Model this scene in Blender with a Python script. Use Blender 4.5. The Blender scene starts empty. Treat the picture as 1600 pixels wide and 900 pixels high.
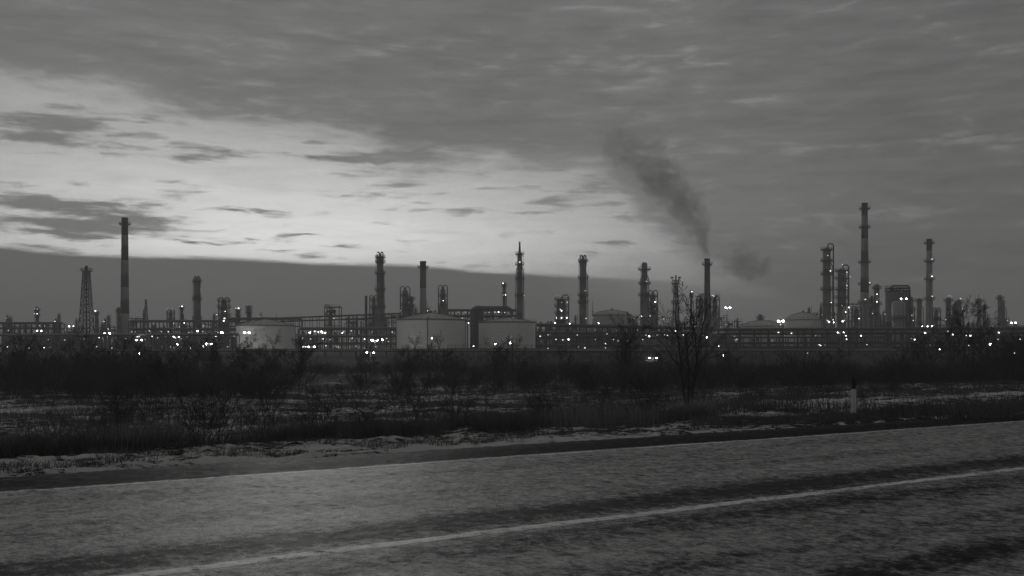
import bpy, math, random
import numpy as np
from math import sin, cos, pi, radians, atan, tan, hypot, atan2
from mathutils import Vector, noise as mn

# ------------------------------------------------------------------ camera, light, exposure
sc = bpy.context.scene
col = sc.collection
F, HOR, EYE = 1600.0, 557.0, 1.6          # focal length and horizon in photograph pixels, eye height in metres
cd = bpy.data.cameras.new("camera")
cd.sensor_width = 36; cd.lens = 36 * F / 1600
cd.shift_y = (HOR - 450) / 1600
cd.clip_start = 0.1; cd.clip_end = 20000
cam = bpy.data.objects.new("camera", cd); col.objects.link(cam)
cam.location = (0, 0, EYE); cam.rotation_euler = (radians(90), 0, 0)
sc.camera = cam
sc.view_settings.view_transform = 'Standard'; sc.view_settings.look = 'None'
sc.view_settings.exposure = 0; sc.view_settings.gamma = 1
sc.cycles.use_denoising = True
sc.cycles.max_bounces = 6; sc.cycles.volume_bounces = 1; sc.cycles.transparent_max_bounces = 8
sc.cycles.sample_clamp_indirect = 2.0
sc.cycles.volume_step_rate = 1.0; sc.cycles.volume_max_steps = 96
sc.cycles.use_fast_gi = False

SUN_AZ, SUN_EL = radians(-12), radians(5)
sd = bpy.data.lights.new("sun", 'SUN'); sd.energy = 0.5; sd.angle = radians(14); sd.color = (1, .99, .97)
so = bpy.data.objects.new("sun", sd); col.objects.link(so)
so.rotation_euler = Vector((sin(SUN_AZ)*cos(SUN_EL), cos(SUN_AZ)*cos(SUN_EL), sin(SUN_EL))).to_track_quat('Z', 'Y').to_euler()

# ---- tiny expression helper for node maths
class NT:
    def __init__(s, tree): s.t = tree
    def new(s, ty, **kw):
        n = s.t.nodes.new(ty)
        for k, v in kw.items(): setattr(n, k, v)
        return n
    def link(s, a, b): s.t.links.new(a, b)
class E:
    def __init__(s, nt, sock): s.nt, s.s = nt, sock
    def _m(s, op, *args, clamp=False):
        n = s.nt.new('ShaderNodeMath', operation=op, use_clamp=clamp)
        for i, a in enumerate((s,) + args):
            if isinstance(a, E): s.nt.link(a.s, n.inputs[i])
            else: n.inputs[i].default_value = a
        return E(s.nt, n.outputs[0])
    def __add__(s, o): return s._m('ADD', o)
    __radd__ = __add__
    def __sub__(s, o): return s._m('SUBTRACT', o)
    def __rsub__(s, o): return (s * -1.0) + o
    def __mul__(s, o): return s._m('MULTIPLY', o)
    __rmul__ = __mul__
    def __truediv__(s, o): return s._m('DIVIDE', o)
    def mn(s, o): return s._m('MINIMUM', o)
    def mx(s, o): return s._m('MAXIMUM', o)
    def pw(s, o): return s._m('POWER', o)
    def exp(s): return s._m('EXPONENT')
    def sq(s): return s * s
    def step(s, a, b, lo=0.0, hi=1.0):
        n = s.nt.new('ShaderNodeMapRange', interpolation_type='SMOOTHSTEP')
        s.nt.link(s.s, n.inputs['Value'])
        n.inputs['From Min'].default_value = a; n.inputs['From Max'].default_value = b
        n.inputs['To Min'].default_value = lo; n.inputs['To Max'].default_value = hi
        return E(s.nt, n.outputs['Result'])
    def mix(s, a, b):      # s = factor
        return (b - a) * s + a if isinstance(b, E) or isinstance(a, E) else s * (b - a) + a
    def curve(s, pts, x0, x1, y0, y1):
        n = s.nt.new('ShaderNodeFloatCurve')
        m = s._lin(x0, x1); s.nt.link(m.s, n.inputs['Value'])
        c = n.mapping.curves[0]
        P = [((x - x0) / (x1 - x0), (y - y0) / (y1 - y0)) for x, y in pts]
        while len(c.points) < len(P): c.points.new(0.5, 0.5)
        for p, q in zip(c.points, P): p.location = q; p.handle_type = 'AUTO_CLAMPED'
        n.mapping.use_clip = False; n.mapping.update()
        return E(s.nt, n.outputs[0]) * (y1 - y0) + y0
    def _lin(s, x0, x1):
        n = s.nt.new('ShaderNodeMapRange', interpolation_type='LINEAR')
        s.nt.link(s.s, n.inputs['Value'])
        n.inputs['From Min'].default_value = x0; n.inputs['From Max'].default_value = x1
        return E(s.nt, n.outputs['Result'])
def noise(nt, vec, scale, detail=4, rough=.55, dist=0.0, typ='FBM'):
    n = nt.new('ShaderNodeTexNoise'); n.noise_dimensions = '3D'
    if vec is not None: nt.link(vec, n.inputs['Vector'])
    n.inputs['Scale'].default_value = scale; n.inputs['Detail'].default_value = detail
    n.inputs['Roughness'].default_value = rough; n.inputs['Distortion'].default_value = dist
    return E(nt, n.outputs[0]) * 2.0 - .5        # stretched to fill 0..1
def mapping(nt, vec, scale=(1, 1, 1), rot=(0, 0, 0), loc=(0, 0, 0)):
    n = nt.new('ShaderNodeMapping'); nt.link(vec, n.inputs[0])
    n.inputs['Scale'].default_value = scale; n.inputs['Rotation'].default_value = rot; n.inputs['Location'].default_value = loc
    return n.outputs[0]

# ------------------------------------------------------------------ sky
w = bpy.data.worlds.new("World"); sc.world = w; w.use_nodes = True
T = NT(w.node_tree); w.node_tree.nodes.clear()
tc = T.new('ShaderNodeTexCoord'); dirv = tc.outputs['Generated']
sx = T.new('ShaderNodeSeparateXYZ'); T.link(dirv, sx.inputs[0])
X, Y_, Z = (E(T, o) for o in sx.outputs)
n = T.new('ShaderNodeMath', operation='ARCTAN2'); T.link(X.s, n.inputs[0]); T.link(Y_.s, n.inputs[1]); AZ = E(T, n.outputs[0])
n = T.new('ShaderNodeMath', operation='ARCSINE', use_clamp=False); T.link(Z.s, n.inputs[0]); EL = E(T, n.outputs[0])
def ae(px, py):
    a = atan((px - 800) / F); return a, atan((HOR - py) / F * cos(a))
def blob(px, py, wx, wy, tilt=0.0, warp=1):
    a, e = ae(px, py); da = (AZW if warp else AZ) - a; de = (ELW if warp else EL) - e - (da * tilt if tilt else 0.0)
    return ((da / (wx / F)).sq() + (de / (wy / F)).sq()).mn(30.0).__mul__(-1.0).exp()
_wa = noise(T, mapping(T, dirv, (1, 1, 5.0), loc=(2, 8, 1)), 9, 4, .6) - .5
_wb = noise(T, mapping(T, dirv, (1, 1, 4.0), loc=(7, 3, 5)), 12, 5, .62) - .5
AZW = AZ + _wa * .06; ELW = EL + _wb * .012
def edge(pts):   # boundary elevation as a function of azimuth
    q = [ae(*p) for p in pts]
    return AZ.curve(q, q[0][0], q[-1][0], 0.0, 0.32)
cloudvec = mapping(T, dirv, (1, 1, 5.0))
warp = noise(T, mapping(T, dirv, (1, 1, 3.2), loc=(3, 1, 7)), 7.0, 6, .6)
n1 = noise(T, mapping(T, dirv, (1, 1, 4.0)), 8, 8, .6, .3) - .5
n2 = noise(T, mapping(T, dirv, (1, 1, 5.0), loc=(5, 2, 1)), 21, 7, .62, .4) - .5
n3 = noise(T, mapping(T, dirv, (1, 1, 11.0), loc=(9, 4, 3)), 11, 7, .64, .15) - .5
# clear sky behind the clouds: the physical sky model plus the glow where the sun has just gone
sky = T.new('ShaderNodeTexSky'); sky.sky_type = 'NISHITA'; sky.sun_disc = False
sky.sun_elevation = SUN_EL; sky.sun_rotation = SUN_AZ; sky.air_density = 1; sky.dust_density = 2
bw = T.new('ShaderNodeRGBToBW'); T.link(sky.outputs[0], bw.inputs[0])
nis = E(T, bw.outputs[0]).mn(6.0)
clear = nis * 0.010 + 0.16 + blob(400, 385, 600, 110, 0, 0) * .70 + blob(480, 395, 460, 55, 0, 0) * .32 + blob(250, 230, 560, 170, 0, 0) * .28 + blob(700, 330, 380, 120, 0, 0) * .10
clear = clear * (n3 * .30 + n2 * .12 + 1.0)
# cloud body brightness
body = 0.168 + n1 * .045 + n2 * .055 + n3 * .04 + blob(150, 130, 500, 130) * .02
body = body + blob(360, 30, 380, 60) * .015 + blob(980, 230, 600, 120) * .012 + blob(1000, 350, 330, 90) * .05
body = body * AZ.step(.10, .50, 1.0, .80) * EL.step(.25, .60, 1.0, .96)
holes = (n2 * .8 + n1 * .5 + blob(660, 85, 190, 22, -.12) * .22 + blob(960, 105, 170, 16) * .16 + blob(1250, 232, 330, 16) * .17
         + blob(1200, 350, 260, 14) * .16 + blob(60, 20, 80, 14) * .15 + blob(1560, 220, 200, 12) * .1)
body = body + holes.step(.12, .60) * .10
# where cloud covers
top = edge([(-800, 90), (0, 112), (110, 125), (230, 142), (300, 178), (480, 192), (570, 222), (640, 246), (900, 252), (1000, 330), (1120, 420), (1400, 520), (2400, 550)])
ftop = (ELW - top) / (24 / F) + n1 * 1.5 + n2 * 2.6 + n3 * 1.0 - AZ.step(.02, .16) * 0.0
f = ftop.mx(-1.6)
streak = (blob(100, 322, 150, 17) * 2.9 + blob(60, 352, 190, 14) * 2.3 + blob(120, 345, 70, 22) * 1.6 + blob(262, 304, 34, 8) * 1.6 + blob(150, 362, 90, 6) * 1.4
          + blob(90, 194, 120, 15) * 2.5 + blob(40, 214, 110, 18) * 2.5 + blob(150, 175, 70, 6) * 1.3
          + blob(260, 241, 150, 4.5) * 2.2 + blob(470, 243, 190, 5) * 2.0 + blob(620, 238, 170, 12) * 2.3 + blob(590, 217, 110, 9) * 2.1
          + blob(450, 219, 45, 4) * 1.7 + blob(400, 325, 50, 3) * 1.8 + blob(360, 330, 30, 2) * 1.6 + blob(300, 289, 50, 3.5) * 1.7
          + blob(260, 284, 60, 3) * 1.5 + blob(400, 374, 60, 3) * 1.8 + blob(470, 369, 50, 2.5) * 1.6 + blob(290, 379, 50, 2.5) * 1.5
          + blob(530, 384, 50, 1.5) * 1.5 + blob(430, 388, 36, 2) * 1.5 + blob(280, 183, 60, 6) * 1.1 + blob(350, 190, 40, 5) * 1.3
          + blob(80, 387, 60, 3) * 1.2 + blob(620, 305, 140, 4) * 1.1 + blob(700, 330, 120, 4) * 1.2
          + blob(870, 270, 110, 30) * 1.5 + blob(960, 310, 120, 40) * 1.4 + blob(960, 378, 70, 4) * 2.0 + blob(1060, 395, 170, 5) * .9)
f2 = streak * .62 + n1 * 1.4 + n2 * 2.6 + n3 * 2.9 - .98
cover = f.step(-1.7, 1.5).mx(f2.step(-.7, 1.25) * .92)
L1 = cover.mix(clear, body)
# the flat bank of low cloud along the horizon
bank = edge([(-900, 372), (0, 384), (60, 390), (140, 398), (250, 401), (400, 406), (500, 411), (640, 414), (760, 424), (900, 432), (1050, 440), (1200, 470), (1500, 520), (2400, 552)])
bk = (EL - bank + n3 * .0035 + n1 * .002).step(-.0035, .0025, 1.0, 0.0) * AZ.step(.02, .20, 1.0, .35)
bank_l = 0.156 + blob(0, 470, 420, 70) * .012 + n3 * .014
L2 = bk.mix(L1, bank_l)
L2 = (blob(520, 409, 330, 2.2) * (AZ.step(-.17, .05, 0, 1)) * .07) + (blob(720, 414, 90, 1.5) * .05) + L2
# below the horizon the ground hides it
L3 = Z.step(-.02, 0.0).mix(0.10, L2)
rgb = T.new('ShaderNodeCombineColor')
for i, k in enumerate((1.0, 1.0, .99)): T.link((L3 * (10.0 * k)).s, rgb.inputs[i])
bg = T.new('ShaderNodeBackground'); T.link(rgb.outputs[0], bg.inputs[0]); bg.inputs[1].default_value = 0.1
wo = T.new('ShaderNodeOutputWorld'); T.link(bg.outputs[0], wo.inputs[0])
w.cycles.sampling_method = 'MANUAL'; w.cycles.sample_map_resolution = 512

# ------------------------------------------------------------------ materials
def base_mat(name):
    m = bpy.data.materials.new(name); m.use_nodes = True; t = NT(m.node_tree); m.node_tree.nodes.clear()
    out = t.new('ShaderNodeOutputMaterial'); b = t.new('ShaderNodeBsdfPrincipled'); t.link(b.outputs[0], out.inputs[0])
    tcn = t.new('ShaderNodeTexCoord'); return m, t, b, tcn.outputs['Object']
def grey(t, val, sock, warm=.99):
    c = t.new('ShaderNodeCombineColor')
    for i, k in enumerate((1.0, 1.0, warm)):
        t.link((val * k).s, c.inputs[i])
    t.link(c.outputs[0], sock)
def bump(t, b, h, strength, dist):
    n = t.new('ShaderNodeBump'); n.inputs['Strength'].default_value = strength; n.inputs['Distance'].default_value = dist
    t.link(h.s, n.inputs['Height']); t.link(n.outputs[0], b.inputs['Normal'])
M = {}
def simple(name, v, var, scale, rough=.7, metal=0.0, streaks=True):
    m, t, b, oc = base_mat(name)
    a = noise(t, oc, scale, 5, .6) - .5
    s = noise(t, mapping(t, oc, (1, 1, .08)), scale * 3, 4, .6) - .5 if streaks else a
    oi = t.new('ShaderNodeObjectInfo')
    val = (a * var * 1.2 + s * var + 1.0 + (E(t, oi.outputs['Random']) - .5) * var * .5) * v
    grey(t, val.mx(.004), b.inputs['Base Color'])
    t.link((a * .3 + rough).s, b.inputs['Roughness']); b.inputs['Metallic'].default_value = metal
    M[name] = m
simple('steel_dark', .035, 0.30, .4, .65)
simple('steel_mid', .12, 0.30, .3, .6)
simple('cladding', .30, 0.18, .12, .5, .2)
simple('cladding_dull', .16, 0.24, .15, .6)
simple('band_dark', .045, 0.24, .15, .8)
simple('band_light', .30, 0.18, .12, .8)
simple('concrete', .26, 0.18, .15, .9)
simple('tank_white', .80, .06, .06, .55)
simple('tank_roof', .5, .14, .1, .6)
simple('pipe_metal', .26, 0.18, .2, .42, .5)
simple('post_white', .62, 0.18, 6, .5)
simple('post_black', .02, 0.18, 6, .5)
simple('bark', .058, 0.18, 3, .9)
simple('dry_stalk', .11, 0.30, .6, .9, streaks=False)
simple('dry_reed', .22, 0.30, .6, .9, streaks=False)
def lampmat(name, s):
    m = bpy.data.materials.new(name); m.use_nodes = True; t = NT(m.node_tree); m.node_tree.nodes.clear()
    out = t.new('ShaderNodeOutputMaterial'); e = t.new('ShaderNodeEmission'); e.inputs[0].default_value = (1, .99, .95, 1)
    e.inputs[1].default_value = s; t.link(e.outputs[0], out.inputs[0]); M[name] = m
lampmat('lamp_small', 9.0); lampmat('lamp_faint', 1.6); lampmat('lamp_big', 160.0); lampmat('lamp_mid', 30.0)

TH = atan(2240 / F)                         # heading of the road, clockwise from the view
ST, CT = sin(TH), cos(TH)
def st(x, y): return x * ST + y * CT, -x * CT + y * ST      # along, across
def xy(s, t): return s * ST - t * CT, s * CT + t * ST

def road_mat():
    m, t, b, oc = base_mat('frosty_asphalt')
    rv = mapping(t, oc, rot=(0, 0, -(pi / 2 - TH)))       # x along the road, y across
    sp = t.new('ShaderNodeSeparateXYZ'); t.link(rv, sp.inputs[0]); S = E(t, sp.outputs[0]); A = E(t, sp.outputs[1])
    wob = (noise(t, mapping(t, rv, (.12, .5, 1)), 1.0, 4, .6) - .5) * 1.1
    A0 = A; A = A + wob * .22
    big = noise(t, mapping(t, rv, (.16, .9, 1)), 1.0, 6, .65, .4)
    mid = noise(t, mapping(t, rv, (2.0, 2.4, 1)), 1.5, 7, .72)
    fine = noise(t, mapping(t, rv, (1.25, .8, 1)), 15, 5, .8)
    blot = noise(t, mapping(t, rv, (1.35, .95, 1)), 4.2, 5, .7, .6)
    grit = noise(t, oc, 60, 4, .8)
    # worn and wet tracks along the lanes
    def band(c, wd): return ((A - c).sq() * (-1.0 / (wd * wd))).mx(-20).exp()
    wet = band(8.35, .5) * 1.0 + band(14.2, .6) * .3 + band(7.1, .35) * .55 + band(4.6, .28) * .95 + band(10.2, .3) * .22 + band(12.2, .3) * .22 + band(5.6, .2) * .3
    wet = wet + A.step(13.34, 13.48) * 2.6 + band(6.5, .5) * .25 * mid
    frost = (big * .60 + mid * .60 + blot * .65 + fine * .75 - wet * .75 + .0).step(.55, 1.85)
    ra = t.new('ShaderNodeAttribute'); ra.attribute_name = 'relief'; rel = E(t, ra.outputs['Fac'])
    frost = (frost + rel * .75 * frost.step(-.1, .35, .35, 1.0)).mx(0.0)
    lightside = frost
    cr = t.new('ShaderNodeTexVoronoi'); cr.feature = 'DISTANCE_TO_EDGE'; t.link(mapping(t, rv, (.35, .8, 1)), cr.inputs[0]); cr.inputs['Scale'].default_value = .9
    wv = t.new('ShaderNodeVectorMath', operation='ADD')
    crack = E(t, cr.outputs[0]).step(0.0, .006, 1.0, 0.0) * (big.step(.6, .8)) * .5
    val = lightside * .335 + .013 + band(10.6, 1.7) * .05 * blot + ((fine - .5) * .44 + (blot - .5) * .20) * lightside.step(0, .25, .25, 1.0) + (grit - .5) * .20 * lightside.step(0, .3, .4, 1.0)
    val = val.mx(.012) * (1.0 - crack * .75)
    lump = (mid * .6 + fine * .4).step(.66, .78) * big.step(.55, .75)
    val = val + lump * .12
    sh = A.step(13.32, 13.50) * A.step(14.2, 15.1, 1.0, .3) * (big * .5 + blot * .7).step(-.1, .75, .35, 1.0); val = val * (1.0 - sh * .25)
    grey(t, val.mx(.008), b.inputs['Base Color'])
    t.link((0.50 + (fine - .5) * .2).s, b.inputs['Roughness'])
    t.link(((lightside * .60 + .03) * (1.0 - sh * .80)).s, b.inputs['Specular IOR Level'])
    bump(t, b, fine * .6 + grit * .3 + lump * .4, .8, .02)
    M['asphalt'] = m
road_mat()
def paint_mat():
    m, t, b, oc = base_mat('worn_road_paint')
    a = noise(t, oc, 7, 6, .7); c = noise(t, oc, 60, 4, .7); d = noise(t, oc, .8, 3, .5)
    k = (a * .7 + c * .4 + d * .4).step(.45, .95, .3, 1.0)
    grey(t, k * .72 + .10 + (c - .5) * .1, b.inputs['Base Color']); b.inputs['Roughness'].default_value = .5
    b.inputs['Specular IOR Level'].default_value = .5
    al = (a * .7 + c * .3 + d * .3).step(.38, .58)
    t.link(al.s, b.inputs['Alpha'])
    bump(t, b, c + a, .5, .01); M['paint'] = m
paint_mat()
def ground_mat():
    m, t, b, oc = base_mat('snow_and_soil')
    at = t.new('ShaderNodeAttribute'); at.attribute_name = 'snow'; sn = E(t, at.outputs['Fac'])
    a = noise(t, mapping(t, oc, (1, 1, 1)), 1.1, 7, .7) - .5; c = noise(t, oc, 3.4, 7, .75) - .5; g = noise(t, oc, 30, 4, .7) - .5
    k = (sn + a * .75 + c * 1.0 + g * .45).step(.49, .62)
    soil = .028 + (c * .03) + (g * .02)
    snow = .72 + a * .2 + c * .2 + g * .12
    grey(t, k.mix(soil, snow).mx(.008), b.inputs['Base Color'])
    b.inputs['Roughness'].default_value = .85; b.inputs['Specular IOR Level'].default_value = .2
    bump(t, b, k * .5 + c * .8 + g * .3, .9, .12); M['ground'] = m
ground_mat()

# ------------------------------------------------------------------ mesh helpers
class MB:
    def __init__(s): s.v = []; s.f = []
    def box(s, x0, x1, y0, y1, z0, z1):
        k = len(s.v)
        s.v += [(x0,y0,z0),(x1,y0,z0),(x1,y1,z0),(x0,y1,z0),(x0,y0,z1),(x1,y0,z1),(x1,y1,z1),(x0,y1,z1)]
        s.f += [tuple(k+i for i in q) for q in ((0,3,2,1),(4,5,6,7),(0,1,5,4),(1,2,6,5),(2,3,7,6),(3,0,4,7))]; return s
    def lathe(s, prof, n=20, cx=0, cy=0):
        k = len(s.v)
        for r, z in prof:
            for i in range(n): s.v.append((cx + r*cos(2*pi*i/n), cy + r*sin(2*pi*i/n), z))
        for j in range(len(prof)-1):
            for i in range(n):
                a = k+j*n+i; b_ = k+j*n+(i+1)%n; s.f.append((a, b_, b_+n, a+n))
        s.f.append(tuple(k+i for i in reversed(range(n)))); s.f.append(tuple(k+(len(prof)-1)*n+i for i in range(n))); return s
    def tube(s, pts, r, n=5, cap=True):
        pts = [Vector(p) for p in pts]; R = r if isinstance(r, (list, tuple)) else [r]*len(pts)
        k = len(s.v); prev = None
        for i, p in enumerate(pts):
            d = (pts[min(i+1, len(pts)-1)] - pts[max(i-1, 0)])
            if d.length < 1e-9: d = Vector((0,0,1))
            d.normalize()
            if prev is None: u = d.orthogonal()
            else:
                u = prev - d * prev.dot(d)
                if u.length < 1e-6: u = d.orthogonal()
            u.normalize(); prev = u; v = d.cross(u)
            for j in range(n):
                a = 2*pi*j/n; s.v.append(tuple(p + (u*cos(a) + v*sin(a))*R[i]))
        for i in range(len(pts)-1):
            for j in range(n):
                a = k+i*n+j; b_ = k+i*n+(j+1)%n; s.f.append((a, b_, b_+n, a+n))
        if cap:
            s.f.append(tuple(k+j for j in reversed(range(n)))); s.f.append(tuple(k+(len(pts)-1)*n+j for j in range(n)))
        return s
    def bar(s, p, q, w): return s.tube([p, q], w*.707, 4)
    def mesh(s, name, mat, smooth=False):
        me = bpy.data.meshes.new(name); me.from_pydata(s.v, [], s.f); me.materials.append(M[mat])
        if smooth: me.polygons.foreach_set('use_smooth', [len(p.vertices) < 5 for p in me.polygons])
        me.update(); return me
    def build(s, name, mat, parent=None, loc=(0,0,0), smooth=False):
        return put(name, s.mesh(name, mat, smooth), parent, loc)
def put(name, me, parent=None, loc=(0,0,0), rz=0.0, scale=1.0):
    o = bpy.data.objects.new(name, me); col.objects.link(o); o.location = loc
    if rz: o.rotation_euler = (0,0,rz)
    if scale != 1.0: o.scale = (scale,)*3 if not isinstance(scale, tuple) else scale
    if parent: o.parent = parent
    return o
def tag(o, label, cat, group=None, kind=None):
    if label: o['label'] = label
    if cat: o['category'] = cat
    if group: o['group'] = group
    if kind: o['kind'] = kind
    return o
def thing(name, loc, label, cat, group=None):
    return tag(put(name, None, None, loc), label, cat, group, 'thing')
def mesh_np(name, V, Fc, mat, per=3):
    me = bpy.data.meshes.new(name); me.vertices.add(len(V)); me.vertices.foreach_set('co', np.asarray(V, np.float32).ravel())
    nf = len(Fc); me.loops.add(nf*per); me.loops.foreach_set('vertex_index', np.asarray(Fc, np.int32).ravel())
    me.polygons.add(nf); me.polygons.foreach_set('loop_start', np.arange(nf, dtype=np.int32)*per)
    me.materials.append(M[mat]); me.update(calc_edges=True); return me
def copy_tree(o, parent=None):
    c = o.copy(); col.objects.link(c); c.parent = parent
    for ch in list(o.children): copy_tree(ch, c)
    return c
def wx(px, Y): return (px - 800) / F * Y
def wz(py, Y): return EYE + (HOR - py) / F * Y

# ------------------------------------------------------------------ terrain
rng = np.random.default_rng(4)
LAT = rng.random((256, 256))
def vnoise(x, y):
    xi = np.floor(x).astype(int); yi = np.floor(y).astype(int); fx = x - xi; fy = y - yi
    fx = fx*fx*(3-2*fx); fy = fy*fy*(3-2*fy)
    g = lambda a, b: LAT[a & 255, b & 255]
    return (g(xi,yi)*(1-fx)+g(xi+1,yi)*fx)*(1-fy) + (g(xi,yi+1)*(1-fx)+g(xi+1,yi+1)*fx)*fy
def fbm(x, y, o=4):
    r = 0; a = .5; tot = 0
    for i in range(o): r = r + a*vnoise(x*2**i + 17*i, y*2**i + 5*i); tot += a; a *= .55
    return r/tot
def sstep(x, a, b):
    k = np.clip((x-a)/(b-a), 0, 1); return k*k*(3-2*k)
def tz(x, y, fine=True):  # ground height
    x = np.asarray(x, float); y = np.asarray(y, float)
    s = x*ST + y*CT; t = -x*CT + y*ST; r = np.hypot(x, y)
    lo = 1 - .7*sstep(np.degrees(np.arctan2(x, np.maximum(y, .01))), 5, 14)
    z = -.08 + sstep(t, 14.8, 15.3)*.10 - sstep(t, 15.2, 18)*.10*lo - sstep(t, 18, 33)*(1.2*lo+.1) - sstep(t, 33, 90)*(2.0-1.2*lo)
    z = z - sstep(-t, 6, 12)*1.2
    z = z + sstep(y, 240, 440)*5.75*sstep(t, 50, 130)
    off = sstep(t, 14.9, 15.6) + sstep(-t, 6.5, 8)
    if fine:
        z = z + off*((fbm(x*1.9, y*1.9, 4)-.5)*.22 + (fbm(x*.35+9, y*.35, 3)-.5)*.5*sstep(t, 16, 24) + (fbm(x*.02, y*.02, 3)-.5)*1.2*sstep(r, 60, 200))
    return z
def z1(x, y): return float(tz(np.array([x]), np.array([y]))[0])
rad = np.concatenate([[0.0], np.geomspace(1, 11, 16)[:-1], np.geomspace(11, 70, 250)[:-1], np.geomspace(70, 600, 120)[:-1], np.geomspace(600, 4000, 24)])
front = np.radians(np.arange(-42, 42.01, .16)); back = np.radians(np.arange(45, 316, 3.0))
ang = np.concatenate([front, back]); NA = len(ang); NR = len(rad)
RR, AA = np.meshgrid(rad, ang, indexing='ij'); GX = RR*np.sin(AA); GY = RR*np.cos(AA); GZ = tz(GX, GY)
GS = GX*ST + GY*CT; GT = -GX*CT + GY*ST
sn = .38 + (fbm(GX*.22, GY*.22, 4)-.5)*1.1
sn = sn + .20*np.exp(-((GT-15.2)/.3)**2) + .13*sstep(GT, 14.8, 15.4)*(1-sstep(GT, 18.6, 19.4)) - .15*sstep(GT, 18.6, 19.4)*(1-sstep(GT, 21.5, 23.5)) 
azd = np.degrees(np.arctan2(GX, GY))
sn = sn + .20*sstep(-azd, 9, 16)*sstep(GT, 19, 23)*(1-sstep(RR, 70, 110))
sn = sn + .30*sstep(azd, 8, 11)*sstep(GT, 17.8, 19.5)*(1-sstep(GT, 27, 34)) - .22*sstep(azd, 11, 16)*(1-sstep(GT, 17.2, 18.2))
sn = sn - .18*sstep(azd, -3, 2)*(1-sstep(azd, 8, 11))*sstep(GT, 17, 20)
sn = sn + .07 - .16*sstep(RR, 110, 160) - .16*sstep(RR, 200, 260) - .05*sstep(RR, 300, 400)
ii = np.arange(NR-1)[:,None]; jj = np.arange(NA)[None,:]; jn = (jj+1) % NA
faces = np.stack([ii*NA+jj, ii*NA+jn, (ii+1)*NA+jn, (ii+1)*NA+jj], -1).reshape(-1, 4)
me = mesh_np('ground', np.stack([GX, GY, GZ], -1).reshape(-1, 3), faces[:, ::-1], 'ground', 4)
atr = me.attributes.new('snow', 'FLOAT', 'POINT'); atr.data.foreach_set('value', sn.astype(np.float32).ravel())
me.polygons.foreach_set('use_smooth', np.ones(len(me.polygons), bool))
tag(put('ground', me), 'snow patched rough ground running from the roadside to the refinery', None, None, 'structure')

# road sheet with a slight camber, markings 4 mm above
def relief(S, Tt):     # bumps of ice and worn aggregate, in metres
    win = sstep(S, -6, -3)*(1-sstep(S, 31, 34))
    a = fbm(S*11+40, Tt*13, 3)-.5; b = fbm(S*.7, Tt*1.7+30, 3)-.5; c = sstep(fbm(S*3.1+7, Tt*4.3, 3), .56, .70)*sstep(fbm(S*.35+3, Tt*.9, 2), .48, .62)
    return win*(a*.013 + b*.014 + c*.006), a + c*.12
def strip(name, S, Tt, mat, edge=0.0, feather=False, lift=0.0, sub=None):
    SS, TT = np.meshgrid(S, Tt, indexing='ij'); nt_ = len(Tt)
    if edge: TT = TT + np.where(TT > 14.6, (fbm(SS*.9+3, SS*0+7, 3)-.5)*edge + (fbm(SS*5, SS*0+2, 3)-.5)*.10, 0)
    hh, a = relief(SS, TT); ZZ = hh + lift
    if feather: ZZ[:, 0] -= lift*.9; ZZ[:, -1] -= lift*.9
    XX = SS*ST - TT*CT; YY = SS*CT + TT*ST
    i = np.arange(len(S)-1)[:,None]; j = np.arange(nt_-1)[None,:]
    q = np.stack([i*nt_+j, (i+1)*nt_+j, (i+1)*nt_+j+1, i*nt_+j+1], -1).reshape(-1, 4)
    me = mesh_np(name, np.stack([XX,YY,ZZ], -1).reshape(-1,3), q, mat, 4)
    at_ = me.attributes.new('relief', 'FLOAT', 'POINT'); at_.data.foreach_set('value', a.astype(np.float32).ravel())
    me.polygons.foreach_set('use_smooth', np.ones(len(me.polygons), bool)); return me
SL = np.concatenate([np.linspace(-700, -6, 120)[:-1], np.arange(-6, 34, .036), np.linspace(34, 700, 120)])
TL = np.concatenate([np.linspace(-5.5, 3.4, 8)[:-1], np.arange(3.4, 14.98, .036), [15.0]])
tag(put('road', strip('road', SL, TL, 'asphalt', .3)), 'frosty worn asphalt road crossing the whole foreground', None, None, 'structure')
tag(put('centre_line', strip('centre_line', SL, np.linspace(7.61, 7.79, 8), 'paint', 0, True, .004)), 'worn pale line painted along the middle of the road', None, None, 'structure')
tag(put('edge_line', strip('edge_line', SL, np.linspace(13.23, 13.34, 5), 'paint', 0, True, .004)), 'thin worn line painted along the far edge of the road', None, None, 'structure')

# ------------------------------------------------------------------ labels that single things out
LM = [(18,'the left end of the skyline'),(58,"the thin far-left mast"),(100,'the gap before the lattice tower'),(135,'the dark lattice tower'),(162,'the gap after the lattice tower'),(195,'the left striped chimney'),
      (228,'the faint pylon'),(268,"the twin-lamp column"),(308,"the plain grey column"),(350,"the stepped piped column"),(392,"the first white tank's left half"),(440,"the first white tank's right half"),
      (490,"the gap after the first tank"),(520,'the square open steel frame'),(560,'the slim dark stack'),(594,"the tall twin-looped column"),(640,"the biggest tank's left half"),(692,"the biggest tank's right half"),
      (740,'the big pipe elbow'),(788,'the third white tank'),(830,"the third white tank's end"),(877,'the squat lamp-lit column'),(911,'the tall grey column'),(955,'the pale far tank'),(1007,"the cage-topped column"),
      (1056,'the antlered lattice mast'),(1105,'the smoking chimney'),(1137,'the high twin floodlight'),(1188,'the low domed tank'),(1240,'the pale domed tank'),(1292,'the tall lamp-lit column'),(1320,'the second lamp-lit column'),(1351,'the tallest striped chimney'),
      (1375,"the pale slim column"),(1402,'the fat silo'),(1452,'the three-lamp chimney'),(1490,'the cluster of dark columns'),(1530,'the paired dark columns'),(1563,'the last far column'),(1592,'the right end of the skyline')]
USED = set()
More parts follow.
